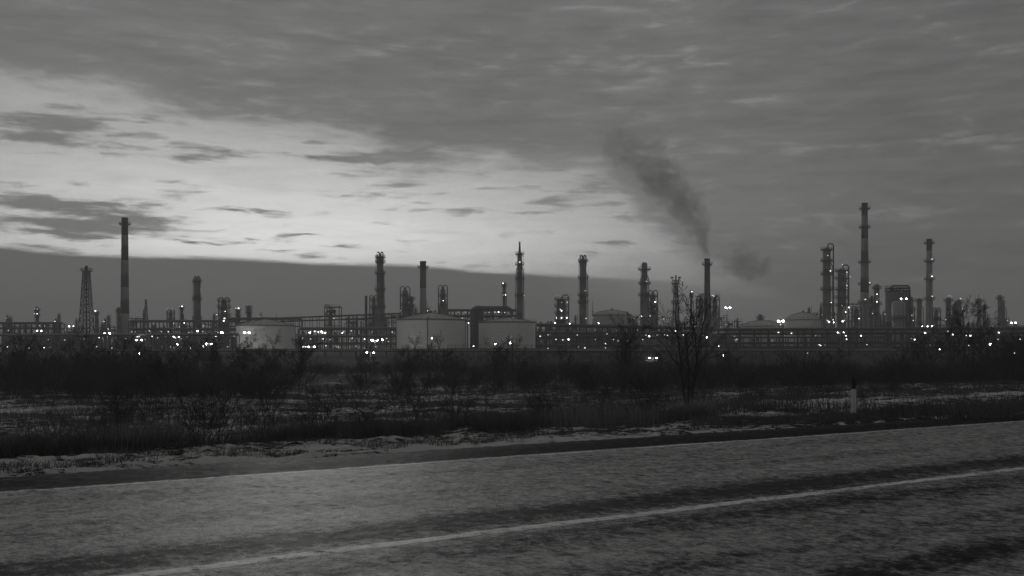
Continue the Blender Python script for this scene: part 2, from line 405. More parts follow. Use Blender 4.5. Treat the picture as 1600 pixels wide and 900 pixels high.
def where(px, lead, words=('', ' just left of', ' just right of')):
    d, nm = min((abs(px-x), (x, n)) for x, n in LM)
    x, nme = nm
    side = 'in line with' if d < 9 else ('just left of' if px < x else 'just right of')
    cands = [f'{lead} {side} {nme}', f'{lead} nearly {side} {nme}'] + [f'{a} {lead} {side} {nme}' for a in ('lower', 'fuller', 'further')]
    for c in cands:
        if c not in USED: USED.add(c); return c
    return cands[-1]

# ------------------------------------------------------------------ lamps
def lampmesh(name, mat):
    b = MB(); b.lathe([(.5,-.6),(1,-.1),(.9,.5),(.3,.8)], 6); return b.mesh(name, mat)
LAMP = lampmesh('lamp', 'lamp_small'); FLOOD = lampmesh('lamp_head', 'lamp_big'); FAINT = lampmesh('lamp', 'lamp_faint'); MIDL = lampmesh('lamp_head', 'lamp_mid'); LR = random.Random(5)
def lamp(parent, x, y, z, r=.34): return put('lamp', LAMP if LR.random() < .33 else FAINT, parent, (x, y, z), 0, r*LR.uniform(.5,1.0))

# ------------------------------------------------------------------ columns
PCACHE = {}
def platform(root, r, z, over=1.3, rail=True):
    key = (round(r, 1), over, rail)
    if key not in PCACHE:
        ro = r + over
        b = MB(); k = MB(); n = 12
        b.lathe([(r-.1, -.28), (ro, -.28), (ro, 0), (r-.1, 0)], 16)
        for i in range(n):
            a = 2*pi*i/n; k.bar((ro*cos(a), ro*sin(a), 0), (ro*cos(a), ro*sin(a), 1.15), .09)
        for zz in (.6, 1.15):
            k.tube([(ro*cos(2*pi*i/16), ro*sin(2*pi*i/16), zz) for i in range(17)], .07, 3, False)
        for i in range(6):
            a = 2*pi*(i+.5)/6; k.bar((r*cos(a), r*sin(a), -1.5), (ro*.97*cos(a), ro*.97*sin(a), -.25), .14)
        PCACHE[key] = (b.mesh('platform', 'steel_dark'), k.mesh('railing', 'steel_dark'))
    p = put('platform', PCACHE[key][0], root, (0, 0, z))
    if rail: put('railing', PCACHE[key][1], p)
    return p
def goose(root, r, ztop, zbot, side, rp=.38, rise=2.2, out=1.6, y=-.2):
    b = MB(); o = side*(r+out)
    b.tube([(side*.25*r, y, ztop-1), (side*.25*r, y, ztop+rise*.7), (side*(.25*r+.5), y, ztop+rise), (o-side*.7, y, ztop+rise), (o, y, ztop+rise*.6), (o, y, zbot)], rp, 7)
    return b.build('overhead_pipe', 'steel_mid', root, smooth=True)
def ladder(root, x, y, z0, z1):
    b = MB()
    for d in (-.3, .3): b.bar((x+d, y, z0), (x+d, y, z1), .09)
    z = z0
    while z < z1:
        b.bar((x-.3, y, z), (x+.3, y, z), .08); z += 1.6
        b.tube([(x-.45, y, z), (x-.3, y-.6, z), (x+.3, y-.6, z), (x+.45, y, z)], .05, 3)
    b.build('ladder', 'steel_dark', root)
def column(px, top, wpx, Y, plats, label, style='plain', wb=None, lamps=(), mat='cladding_dull', over=1.3, zb=3.3, cat='column', name='distillation_column', pipes=(1,), ladders=(-1,)):
    s = Y/F; root = thing(name, (wx(px, Y), Y, zb), label, cat)
    H = wz(top, Y) - zb; r = wpx*s/2; rb = (wb or wpx)*s/2
    has = style in ('loops2', 'loopR', 'loopL'); root['kind'] = 'thing'
    hs = H - (2.4 if has else (0 if style != 'spire' else 16*s))
    rr = lambda z: rb + (r-rb)*z/hs
    b = MB()
    prof = [(rb*1.04, 0), (rb*1.04, 1.0), (rb, 1.01)]
    nseg = 5
    for i in range(1, nseg): 
        z = hs*i/nseg; prof += [(rr(z)+.0, z-.2), (rr(z)+.10, z-.15), (rr(z)+.10, z+.15), (rr(z), z+.2)]
    prof += [(r, hs-r*.6), (r*.85, hs-r*.25), (r*.5, hs)]
    b.lathe(prof, 24); b.build('shaft', mat, root, smooth=True)
    if style == 'spire':
        MB().lathe([(r*.55, hs), (r*.45, hs+6*s), (.35*r, hs+15*s), (.42*r, hs+15*s), (.42*r, hs+16*s)], 10).build('spire', 'steel_dark', root)
    if style == 'loops2':
        long = wb is None or px in (350, 633, 692)
        for sd in (-1, 1):
            if px in (308, 594, 911): goose(root, r, hs-.8, hs-4.5, sd, .42, 3.0, -.15)
            else: goose(root, r, hs-.2, max(hs-18, hs*.4), sd, .34, 2.2, 1.3)
        MB().lathe([(r*.45, hs-.2), (r*.4, hs+1.3), (.1, hs+1.4)], 8).build('top_nozzle', 'steel_mid', root)
    if style == 'loopR': goose(root, r, hs-.2, 0, 1)
    if style == 'loopL': goose(root, r, hs-.2, 0, -1)
    for q in plats:
        z = wz(q, Y) - zb; platform(root, rr(min(z, hs)), z, over)
    for sd in pipes:
        MB().tube([(sd*(rr(hs*.8)*.7), -rr(hs*.8)*.7, hs*.86), (sd*(rr(hs*.8)+.5), -rr(hs*.8)*.7-.3, hs*.82), (sd*(rb+.6), -rb*.7-.3, 0)], .26, 6).build('riser_pipe', 'steel_mid', root)
    for sd in ladders:
        ladder(root, sd*(rr(hs*.5)+.35), -.2*r, 2, hs-1)
    for dx, q in lamps:
        z = wz(q, Y) - zb; lamp(root, dx*s, -rr(min(z, hs))-.9, z)
    return root
def chimney(px, top, wt, wb, Y, bands, label, plats, lamps=(), zb=3.3, base_y=None):
    s = Y/F; root = thing('chimney', (wx(px, Y), Y, zb), label, 'chimney'); H = wz(top, Y) - zb
    rt, rb = wt*s/2, wb*s/2; rr = lambda z: rb + (rt-rb)*(z/H)**.9
    cuts = [H] + [wz(b_[0], Y)-zb for b_ in bands] + [0]
    for i, (_, mat) in enumerate([(top, bands[0][1])] + [(b_[0], b_[2]) for b_ in bands]):
        z1_, z0_ = cuts[i], cuts[i+1]
        pr = [(rr(z0_ + (z1_-z0_)*k/4), z0_ + (z1_-z0_)*k/4) for k in range(5)]
        b = MB(); b.lathe(pr, 28); b.build('painted_band' if bands[0][1] != bands[-1][2] or len(bands) > 1 else 'shaft', mat, root, smooth=True)
    MB().lathe([(rt*.80, H), (rt*.80, H+.3), (rt+.12, H+.3), (rt+.12, H-.9), (rt, H-.9)], 24).build('rim', 'band_dark', root)
    for q in plats:
        z = wz(q, Y)-zb; platform(root, rr(z), z, 1.5)
    ladder(root, -.3*rt, -rb*.98, 4, H-1)
    for dx, q in lamps:
        z = wz(q, Y)-zb; lamp(root, dx*s, -rr(z)-1.0, z+.6, .5)
    return root
D, Lt = 'band_dark', 'band_light'
chimney(195, 341, 9.6, 15, 640, [(367.5, D, Lt), (385, Lt, D), (407, D, Lt), (430, Lt, D), (449, D, Lt), (471, Lt, D), (490, D, Lt)], 'tall dark and light striped chimney standing on the left of the skyline', [350])
chimney(1351, 318, 9, 16, 640, [(337, D, Lt), (355, Lt, D), (373, D, Lt), (394, Lt, D), (411, D, Lt), (436, Lt, D), (457, D, Lt)], 'tallest striped chimney with a broad gallery low down', [326, 355, 410, 444, 472], [(5, 444), (-2, 470)])
chimney(1452, 374, 8, 13, 660, [(392, D, Lt)], 'slim pale chimney with a dark top and three lamps in a column', [380, 408, 436, 467], [(1.5, 407), (1.5, 434), (1.5, 465)])
chimney(1105, 405, 8.5, 11, 600, [(440, D, D)], 'plain dark chimney giving off the smoke plume', [413])
chimney(661, 409, 9.5, 12, 620, [(418, D, 'cladding_dull'), (450, 'cladding_dull', 'cladding')], 'stout stack with a ring near its top behind the big white tank', [418])

C = column
C(58, 479, 4, 600, [485, 493], 'thin far-left mast with two tiers of lamps', 'plain', lamps=[(-2,483),(2,483),(-2,490.5),(2,490.5)], over=.9)
C(151, 487, 5, 600, [490], 'short dark pipe column just right of the lattice tower', lamps=[(0,486)], mat='steel_mid', over=.6)
C(185.5, 480, 5.5, 600, [486], 'short round-topped column touching the left of the left striped chimney', over=.4)
C(267, 483, 5, 620, [490, 499], 'short column with two bright lamps on its top frame', 'loops2', lamps=[(-4,483),(4,483)])
C(284, 478, 4.5, 620, [481], 'slim short column with lamps crowding its top', lamps=[(-2,479),(2,479)], mat='steel_mid', over=.7)
C(308, 431, 9.5, 600, [440, 467, 497], 'plain grey column with two looped pipes on top left of the first white tank', 'loops2', wb=11, over=1.0, mat='cladding_dull')
C(350, 464, 9, 590, [470, 480, 493], 'stepped column in a cage of looped pipes left of the first white tank', 'loops2', wb=15, lamps=[(4,487),(-9,492),(3,498)], over=2.2, mat='steel_mid', pipes=(-1,1))
C(372, 482, 5, 600, [485, 492], 'small lamp-topped column above the left edge of the first white tank', lamps=[(-2,482),(2,482)], over=.8)
C(389, 477, 5.5, 600, [481, 488], 'small column with a broad cap above the first white tank', over=1.1, mat='cladding_dull')
C(572, 462, 4, 620, [], 'slim dark stack with no platforms left of the tall column', mat='steel_dark', pipes=(), ladders=())
C(584, 461, 6, 640, [468, 480], 'short dark column tucked behind the left of the tall column', 'loops2', mat='steel_mid')
C(594, 393, 10, 600, [402, 409, 427, 453, 480], 'tall column with two looped pipes on top left of the big white tank', 'loops2', wb=12, lamps=[(-3,397),(3,397)], over=1.2, pipes=(1,1))
C(633, 447, 8.5, 640, [462, 476, 485], 'left one of three piped columns behind the big white tank', 'loops2', wb=11, lamps=[(-6,486)], over=1.4, mat='cladding_dull')
C(643, 463, 5, 640, [467, 478], 'thin ladder-clad column close right of the left piped column', mat='steel_mid')
C(692, 445, 7.5, 640, [462, 477], 'right one of three piped columns behind the big white tank', 'loops2', wb=9, lamps=[(1,470)], over=1.4, mat='cladding_dull')
C(788, 441, 4.5, 640, [446, 460], 'thin dark column with lamps halfway behind the third white tank', lamps=[(-2,443),(2,461),(-2,461)], mat='steel_mid', over=.8)
C(812, 378, 7, 580, [397, 413, 436, 462], 'tall tapering column with a spire above the third white tank', 'spire', wb=12, lamps=[(7,462),(0,410)], over=1.2, pipes=(1,-1), ladders=(1,))
C(877, 460, 14, 580, [468, 478, 490, 500], 'squat column wrapped in four lit platforms and one looped pipe', 'loopR', wb=15, lamps=[(-7,462),(0,473),(-2,484),(0,486),(9,473),(-8,497),(0,497),(8,497)], over=1.5, mat='steel_mid')
C(911, 398, 10, 600, [408, 434, 461, 472], 'tall grey column with two looped pipes on top right of the squat column', 'loops2', wb=12.5, lamps=[(4,498),(3,455)], over=1.2, mat='cladding_dull')
C(1007, 410, 9, 590, [421, 443, 461], 'column with a wide caged top platform left of the lattice mast', wb=11, over=2.0, lamps=[(2,440),(-6,494),(8,494)], mat='cladding_dull', pipes=(1,-1))
C(1020, 453, 8, 600, [463, 476, 488], 'short column with a looped pipe hugging the caged-top column', 'loops2', lamps=[(3,472)], mat='steel_mid')
C(1080, 456, 3.6, 600, [462], 'thin lamp-tipped pole column seen through the big bare tree', lamps=[(0,456)], mat='steel_dark', over=.5, ladders=())
C(1095, 462, 7, 620, [468, 480, 490], 'dark column hugging the left of the smoking chimney', 'loops2', mat='steel_mid')
C(1117, 462, 7, 620, [468, 480, 490], 'dark column hugging the right of the smoking chimney', 'loops2', lamps=[(-5,462),(-3,463)], mat='steel_mid')
C(1188, 491, 7, 640, [497], 'stubby vent column standing over the low domed tank', mat='steel_mid')
C(1292, 380, 11, 560, [390, 407, 428, 452, 476], 'tallest of the lamp-lit columns with six platforms and one looped pipe', 'loopR', wb=13, lamps=[(-1,400),(3,424),(4,473),(-2,501),(7,500)], over=1.5, mat='cladding_dull')
C(1315.5, 413, 12, 580, [423, 435, 452, 465, 477], 'second lamp-lit column crowded with platforms and pipes', 'loopR', wb=14, lamps=[(-2,414),(10,433),(5,447),(5,452),(8,481),(3,488),(-3,478),(5,426),(1,501)], over=1.8, pipes=(-1,1,1), mat='cladding_dull')
C(1338, 478, 8, 600, [484, 494], 'low round-headed column left of the tallest striped chimney', 'loops2', lamps=[(2,498)], mat='steel_mid')
C(1370, 444, 8, 620, [450, 475], 'pale column close right of the tallest striped chimney', wb=9, lamps=[(-2,472),(-2,460)], mat='cladding_dull', pipes=(-1,))
C(1362, 462, 4, 620, [468, 480, 492], 'thin platformed column between tallest striped chimney and pale column', lamps=[(0,490)], mat='steel_mid')
C(1424, 464, 5, 600, [470, 484, 497], 'lean lamp-lit column touching the right of the fat silo', lamps=[(-1,493),(1,501)], mat='steel_mid')
C(1436.5, 466, 7, 620, [470], 'pale round-topped column between fat silo and three-lamp chimney', 'plain', over=.7, mat='cladding_dull')
C(1463, 480, 6, 620, [486, 498], 'low twin-piped column right of the three-lamp chimney', 'loops2', mat='steel_mid')
C(1482, 465, 7.5, 600, [470], 'dark column with lamps on top first right of the three-lamp chimney', lamps=[(-2,463),(2,463)], mat='steel_mid')
C(1491, 474, 5, 610, [480], 'shorter dark column wedged inside the cluster of dark columns', mat='steel_mid')
C(1498.5, 468, 7, 600, [473, 488], 'dark column with a white-lit cap behind the right bare tree', lamps=[(0,467),(3,483)], mat='steel_mid')
C(1530, 466, 6.5, 640, [471], 'taller one of the paired dark columns near the right end', mat='cladding_dull')
C(1538, 476, 5, 650, [481], 'shorter one of the paired dark columns near the right end', mat='cladding_dull')
C(1562.5, 461, 6, 680, [466], 'last far column at the right end of the skyline', 'plain', mat='cladding_dull')
C(1568, 469, 4.5, 690, [], 'thin companion behind the last far column', mat='cladding_dull')

# fat silo with the paler lower shaft before it
Ys = 500; s_ = Ys/F
r0 = thing('silo', (wx(1401.5, Ys), Ys, 3.3), 'fat dark silo ringed by a railing with a bent pipe on top', 'silo')
Hs = wz(456, Ys)-3.3; rs = 17.5*s_
MB().lathe([(rs,0),(rs,Hs*.5),(rs+.12,Hs*.5+.05),(rs+.12,Hs*.5+.5),(rs,Hs*.5+.6),(rs,Hs),(rs*.9,Hs+.5),(rs*.3,Hs+.9)], 36).build('shell', 'steel_mid', r0, smooth=True)
platform(r0, rs-.9, Hs+.4, 1.2); platform(r0, rs-.9, Hs+1.8, 1.0)
MB().tube([(-rs*.55,-1,Hs),(-rs*.55,-1,Hs+2.4),(-rs*.45,-1,Hs+2.9),(rs*.85,-1,Hs+2.9),(rs*1.02,-1.4,Hs+2.3),(rs*1.06,-1.4,Hs-2),(rs*1.06,-1.4,0)], .42, 8).build('overhead_pipe', 'steel_mid', r0, smooth=True)
for k in range(6): MB().tube([(-rs*.8+rs*.3*k,-rs*.5,Hs),(-rs*.8+rs*.3*k,-rs*.5,Hs+2.2)], .25, 6).build('vent', 'steel_mid', r0)
ladder(r0, rs*.72, -rs*.75, 1, Hs)
Y2 = 478; r1 = thing('absorber_column', (wx(1404, Y2), Y2, 1.8), 'pale shaft standing in front of the fat silo and reaching lowest', 'column')
H2 = wz(470, Y2)-1.8; rp = 10*Y2/F
MB().lathe([(rp,0),(rp,H2*.35),(rp+.1,H2*.36),(rp,H2*.37),(rp,H2*.7),(rp+.1,H2*.71),(rp,H2*.72),(rp,H2-1),(rp*.6,H2)], 28).build('shaft', 'cladding', r1, smooth=True)
platform(r1, rp, wz(497, Y2)-1.8, .9); lamp(r1, -1, -rp-.6, wz(557, Y2)-1.8+2.0, .5)
MB().lathe([(rp+.5,0),(rp+.5,.8),(rp,1.2)], 24).build('skirt', 'concrete', r1)

# ------------------------------------------------------------------ lattice towers
def lattice(px, top, wt, wb, Y, label, n=9, bars=.28, style='plain', zb=3.3, base_y=None):
    s = Y/F; root = thing('lattice_tower', (wx(px, Y), Y, zb), label, 'lattice tower'); H = wz(top, Y)-zb
    hh = H - (12*s if style != 'thin' else 0)
    hw = lambda z: (wb + (wt-wb)*min(1, z/hh)**.85)*s/2
    for a, b_ in ((-1,-1),(1,-1),(1,1),(-1,1)):
        MB().tube([(a*hw(hh*k/8), b_*hw(hh*k/8), hh*k/8) for k in range(9)], bars*.7, 4).build('leg', 'steel_dark', root)
    zs = [hh*(1-(1-k/n)**1.15) for k in range(n+1)]
    for k in range(n):
        b = MB(); z0, z1_ = zs[k], zs[k+1]; c0, c1 = hw(z0), hw(z1_)
        P0 = [(-c0,-c0,z0),(c0,-c0,z0),(c0,c0,z0),(-c0,c0,z0)]; P1 = [(-c1,-c1,z1_),(c1,-c1,z1_),(c1,c1,z1_),(-c1,c1,z1_)]
        for i in range(4):
            j = (i+1) % 4; b.bar(P0[i], P1[j], bars*.7); b.bar(P0[j], P1[i], bars*.7); b.bar(P1[i], P1[j], bars*.8)
        b.build('bracing', 'steel_dark', root)
    if style == 'flare':
        MB().box(-hw(hh)-1, hw(hh)+1, -hw(hh)-1, hw(hh)+1, hh, hh+.3).build('top_deck', 'steel_dark', root)
        k = MB(); c = hw(hh)+1
        for a in (-1,-.5,0,.5,1):
            for q in ((a*c,-c),(a*c,c),(-c,a*c),(c,a*c)): k.bar((q[0],q[1],hh+.3),(q[0],q[1],hh+1.6),.12)
        for q in ((-c,-c,c,-c),(c,-c,c,c),(c,c,-c,c),(-c,c,-c,-c)): k.bar((q[0],q[1],hh+1.6),(q[2],q[3],hh+1.6),.12)
        k.build('railing', 'steel_dark', root)
        MB().tube([(0,0,2),(0,0,H-1.5)], .45, 8).build('riser_pipe', 'steel_dark', root)
        MB().lathe([(.45,hh),(.9,hh+1),(.9,hh+2.5),(.4,hh+3)], 8).build('flare_tip', 'steel_dark', root)
    if style == 'antler':
        MB().tube([(0,0,2),(0,0,H)], .4, 7).build('riser_pipe', 'steel_dark', root)
        platform(root, hw(hh), hh, 1.2); platform(root, hw(hh*.72), hh*.72, 1.2)
        for sd in (-1,1):
            MB().tube([(0,0,hh+1),(sd*1.6,0,hh+1.5),(sd*2.3,0,hh+2.6)], .22, 5).bar((sd*1.2,0,hh+2.9),(sd*2.7,0,hh+2.9),.6).build('antler_arm', 'steel_dark', root)
    if style == 'thin':
        for q in (.8, .62):
            MB().bar((-3*s-.6,0,H*q),(3*s+.6,0,H*q),.22).build('cross_arm', 'steel_dark', root)
    return root
lattice(135, 412, 8, 22, 540, 'dark lattice tower with a railed top deck left of the striped chimney', 11, .34, 'flare')
lattice(1056, 430, 5, 14, 540, 'dark lattice mast with antler-like arms beside the big bare tree', 9, .30, 'antler')
lattice(228, 468, 1.5, 12, 800, 'faint far pylon right of the left striped chimney', 7, .30, 'thin')
for px, tp, lab in ((642,475,'needle-thin mast between the tall column and the big white tank'),(926,470,'needle-thin mast right of the tall grey column'),(432,490,'needle-thin mast rising from the first white tank edge')):
    r_ = thing('antenna_mast', (wx(px,700), 700, 3.3), lab, 'mast'); Hm = wz(tp,700)-3.3
    MB().tube([(0,0,0),(0,0,Hm*.7),(0,0,Hm)], [.5,.35,.12], 6).build('pole', 'steel_mid', r_)
    for q in (.65,.8): MB().bar((-.9,0,Hm*q),(.9,0,Hm*q),.25).build('cross_arm', 'steel_mid', r_)

# ------------------------------------------------------------------ storage tanks
def tank(px0, px1, rim, apex, Y, label, roofstyle='cone', stair=True, seam=False, mat='tank_white', zb=3.3):
    s = Y/F; r = (px1-px0)*s/2; root = thing('storage_tank', (wx((px0+px1)/2, Y), Y, zb), label, 'tank')
    H = wz(rim, Y)-zb; A = wz(apex, Y)-zb; n = 48
    prof = [(r, 0)]
    for k in range(1, 8): z = H*k/8; prof += [(r, z-.02), (r-.006, z), (r-.0, z+.02)]
    prof += [(r, H)]
    MB().lathe(prof, 64).build('shell', mat, root, smooth=True)
    # roof as separate plates with ribs
    seg = 24; fr = [(1.0, 0), (.62, .52), (.2, .94), (.06, 1.0)] if roofstyle == 'cone' else [(1.0,0),(.86,.42),(.62,.75),(.3,.95),(.06,1.0)]
    b = MB()
    for i in range(seg):
        a0, a1 = 2*pi*i/seg, 2*pi*(i+1)/seg
        for (q0, h0), (q1, h1) in zip(fr, fr[1:]):
            k = len(b.v)
            for a, q, h in ((a0,q0,h0),(a1,q0,h0),(a1,q1,h1),(a0,q1,h1)): b.v.append((r*q*cos(a), r*q*sin(a), H+.15+(A-H)*h))
            b.f.append((k,k+1,k+2,k+3))
    b.build('roof', 'tank_roof', root)
    for i in range(seg):
        a = 2*pi*i/seg
        if sin(a) > .35: continue
        MB().tube([(r*q*cos(a), r*q*sin(a), H+.22+(A-H)*h) for q, h in fr], .09, 4).build('roof_rib', 'steel_mid', root)
    MB().lathe([(r, H-.35), (r+.25, H-.35), (r+.25, H+.1), (r-.1, H+.16)], 64).build('rim', 'steel_mid', root)
    k = MB(); m_ = 40
    for i in range(m_):
        a = 2*pi*i/m_; k.bar(((r+.15)*cos(a), (r+.15)*sin(a), H), ((r+.15)*cos(a), (r+.15)*sin(a), H+1.1), .05)
    k.tube([((r+.15)*cos(2*pi*i/m_), (r+.15)*sin(2*pi*i/m_), H+1.1) for i in range(m_+1)], .04, 3, False)
    k.build('railing', 'steel_mid', root)
    MB().lathe([(.7,A-.3),(.7,A+.8),(1.0,A+.85),(.3,A+1.3)], 10).build('roof_vent', 'steel_mid', root)
    if stair:
        b = MB()
        for i in range(26):
            a = radians(-150+i*3.2); z = H*i/26; b.box((r+.5)*cos(a)-.6, (r+.5)*cos(a)+.6, (r+.5)*sin(a)-.4, (r+.5)*sin(a)+.4, z, z+.12)
        pts = [((r+.95)*cos(radians(-150+i*3.2)), (r+.95)*sin(radians(-150+i*3.2)), H*i/26+1) for i in range(27)]
        b.tube(pts, .06, 3); b.build('stair', 'tank_roof', root)
    if seam: MB().tube([(-.02*r, -r-.2, 0), (-.02*r, -r-.2, H), (-.02*r, -r*.8, H+1)], .22, 6).build('drain_pipe', 'steel_mid', root)
    MB().lathe([(r+.6,-.4),(r+.6,.25),(r,.3)], 64).build('foundation', 'concrete', root)
    return root
tank(370, 460, 509, 499.5, 520, 'leftmost of the three big white tanks with a low cone roof')
tank(620, 727, 500, 489.5, 490, 'largest white tank in the middle with a pipe down its front', seam=True, stair=False)
tank(748, 838, 504, 497, 500, 'rightmost of the three big white tanks right of the pipe elbow', stair=False)
tank(925, 987, 493, 485, 640, 'pale far tank between the tall grey column and the caged-top column', 'dome', mat='tank_roof')
tank(1158, 1224, 510, 501, 600, 'low domed tank behind the elevated pipe rack', 'dome', mat='tank_roof')
tank(1228, 1282, 500, 489, 560, 'pale domed tank left of the tallest lamp-lit column', 'dome', mat='tank_roof')

# ------------------------------------------------------------------ pipe racks
def rack(name, p0, p1, zs, wd, n, label, pipes, zb0=3.3, brace=True, post=.45, lamps=0, cat='pipe rack', pmat='steel_mid', zb1=None, rail=False, seed=0, tall=None):
    rnd = random.Random(seed)
    A = Vector((wx(*p0), p0[1], 0)); B = Vector((wx(*p1), p1[1], 0)); d = (B-A); Ln = d.length; d.normalize(); nrm = Vector((-d.y, d.x, 0))
    root = thing(name, (A.x, A.y, zb0), label, cat)
    P = lambda u, v, z: tuple(d*(u*Ln) + nrm*v + Vector((0,0,z-zb0)))
    if isinstance(zs[0], (int, float)): zs = [(z, z) for z in zs]
    lev = lambda k, u: zs[k][0] + (zs[k][1]-zs[k][0])*u
    for i in range(n+1):
        u = i/n; b = MB(); top = lev(len(zs)-1, u); g = z1(*(A+d*(u*Ln)).xy) - .3
        for v in (-wd/2, wd/2): b.bar(P(u, v, g), P(u, v, top), post)
        for k in range(len(zs)): b.bar(P(u, -wd/2-.4, lev(k,u)), P(u, wd/2+.4, lev(k,u)), post*.9)
        if brace and i % 3 == 0 and i < n:
            u2 = (i+.5)/n; lo = lev(0,u) if len(zs) > 1 else g; hi = top
            b.bar(P(u, -wd/2, lo), P(u2, -wd/2, hi), post*.5); b.bar(P(u, -wd/2, hi), P(u2, -wd/2, lo), post*.5); b.bar(P(u2,-wd/2,g), P(u2,-wd/2,hi), post*.8)
        b.build('trestle', 'steel_dark', root)
    for k in range(len(zs)):
        for v in (-wd/2, wd/2):
            MB().tube([P(0, v, lev(k,0)), P(1, v, lev(k,1))], post*.6, 4).build('beam', 'steel_dark', root)
    for (k, v, r, off, mat) in pipes:
        MB().tube([P(j/8, v, lev(k, j/8)+off) for j in range(9)], r, 8).build('pipe', mat, root, smooth=True)
    if rail:
        b = MB(); m_ = int(Ln/2.5)
        for i in range(m_+1): b.bar(P(i/m_, -wd/2-.4, lev(len(zs)-1, i/m_)), P(i/m_, -wd/2-.4, lev(len(zs)-1, i/m_)+1.3), .1)
        for h in (.65, 1.3): b.tube([P(0, -wd/2-.4, lev(-1+len(zs),0)+h), P(1, -wd/2-.4, lev(-1+len(zs),1)+h)], .07, 4)
        b.build('railing', 'steel_dark', root)
    for i in range(lamps):
        u = (i+rnd.uniform(.15,.85))/lamps; k = rnd.randrange(len(zs))
        q = P(u, -wd/2-.7, lev(k,u)-rnd.choice([.8,1.0,1.4])); lamp(root, *q, r=rnd.choice([.26,.3,.4]))
    return root
SM, PM, SD = 'steel_mid', 'pipe_metal', 'steel_dark'
rack('pipe_rack', (1112,445), (1760,405), [(wz(545,445),wz(543,405)), (wz(537.5,445),wz(536,405)), (wz(522.5,445),wz(521,405)), (wz(516.5,445),wz(514,405))], 5.5, 27,
     'long elevated pipe rack crossing the right half in front of the columns', [(3,-2,.42,.55,SM),(3,0,.3,.5,SM),(3,1.8,.42,.55,SM),(2,-2.2,.72,.95,PM),(2,.8,.6,.8,PM),(1,0,.35,.5,SD),(0,1,.3,.5,SM)], lamps=16, seed=3, post=.62)
rack('pipe_rack', (840,470), (1118,448), [(wz(541,470),wz(541,448)), (wz(528,470),wz(528,448)), (wz(521,470),wz(521,448)), (wz(509.5,470),wz(515.5,448))], 6, 17,
     'dense dark pipe rack joining the third white tank to the big bare tree', [(3,-2,.55,.7,SM),(3,1,.45,.6,SM),(2,-2.2,.4,.55,PM),(2,0,.5,.6,SM),(1,-2,.55,.7,SM),(1,.8,.5,.65,SM),(0,-2,.5,.6,SM),(0,.5,.5,.6,SM)], lamps=22, seed=5)
rack('pipe_rack', (470,545), (622,535), [(wz(538,545),wz(538,535)), (wz(527,545),wz(526,535)), (wz(515,545),wz(515,535))], 7, 10,
     'dark pipe rack filling the gap between the first and the big white tank', [(2,-2,.5,.6,SM),(2,1.5,.6,.75,SM),(1,-2.5,.5,.6,PM),(1,0,.6,.7,SM),(0,-2,.5,.6,SM)], lamps=14, seed=6)
rack('pipe_gallery', (430,640), (625,620), [(wz(503,640),wz(497,620)), (wz(498,640),wz(490.5,620))], 3.5, 17,
     'thin sloping pipe gallery on tall posts right of the first white tank', [(1,-1,.3,.4,SD),(0,0,.3,.4,SD)], post=.3, seed=7, brace=False)
rack('pipe_gallery', (700,600), (812,600), [wz(503,600), wz(495,600), wz(486,600)], 6, 11,
     'two storey pipe gallery with small lights behind the third white tank', [(2,-2,.5,.6,SM),(2,1,.5,.6,SM),(1,-2,.5,.6,SM),(0,0,.5,.6,SM)], lamps=18, seed=8)
rack('pipe_rack', (-60,620), (97,620), [wz(514,620), wz(506,620)], 6, 18, 'flat topped pipe rack at the left end of the skyline', [(1,-2,.5,.6,SM),(1,1,.5,.6,SM),(0,0,.5,.6,SM)], lamps=5, seed=9)
rack('pipe_rack', (205,600), (370,600), [wz(529,600), wz(516,600), wz(503,600)], 7, 14, 'dark pipe rack behind the first white tank reaching the left chimney', [(2,-2,.5,.6,SM),(2,1,.5,.6,SM),(1,-2,.6,.7,SM),(0,-2,.6,.7,SM)], lamps=18, seed=10)
rack('pipe_rack', (345,590), (470,590), [wz(510,590), wz(499,590)], 6, 9, 'short pipe rack peeping over the first white tank', [(1,-2,.5,.6,SM),(1,1,.5,.6,SM)], lamps=8, seed=11)
rack('low_pipeline', (-60,470), (372,440), [(wz(525,470),wz(524,440))], 2.5, 17, 'single bright pipeline on trestles crossing behind the left thicket', [(0,-.6,.45,.5,PM),(0,.7,.4,.5,SM)], seed=12, brace=False, post=.3)
rack('low_pipeline', (150,360), (1010,360), [(wz(549,360),wz(549,360))], 2.2, 36, 'long low pipeline with a bright top line below the white tanks', [(0,-.7,.26,.32,PM),(0,.5,.42,.5,SM)], seed=13, brace=False, post=.28, zb0=1.0)
rack('walkway', (700,352), (842,352), [wz(549,352), wz(545,352)], 1.4, 14, 'railed walkway below the third white tank', [(1,0,.1,.1,SM)], seed=14, brace=False, post=.18, rail=True, zb0=1.0, cat='walkway')
rack('low_pipeline', (1000,372), (1400,372), [(wz(549,372),wz(549,372))], 2.2, 17, 'dull low pipeline under the right elevated rack', [(0,-.7,.3,.32,SM),(0,.5,.42,.5,SM)], seed=15, brace=False, post=.28, zb0=1.0)
rack('pipe_rack', (1000,388), (1760,388), [wz(557,388),wz(548.5,388)], 3, 44, 'dark low lattice of pipes running under the right elevated rack', [(1,-.9,.3,.42,SD),(1,.5,.22,.3,SD),(0,.6,.35,.4,SD)], zb0=1.0, post=.36, lamps=10, seed=21)
rack('pipe_rack', (1090,505), (1740,495), [wz(543,505),wz(528,505)], 6, 46, 'second darker pipe rack seen through the right elevated rack', [(1,-2,.3,.4,SD),(0,1,.5,.6,SD)], lamps=24, seed=22, post=.55)
rack('pipe_rack', (838,400), (1010,392), [wz(557,400),wz(551,400)], 3, 12, 'low dark trestle below the dense middle pipe rack', [(1,-.8,.3,.4,SD),(1,.6,.3,.4,SD),(0,0,.4,.45,SD)], zb0=1.0, post=.26, seed=23)
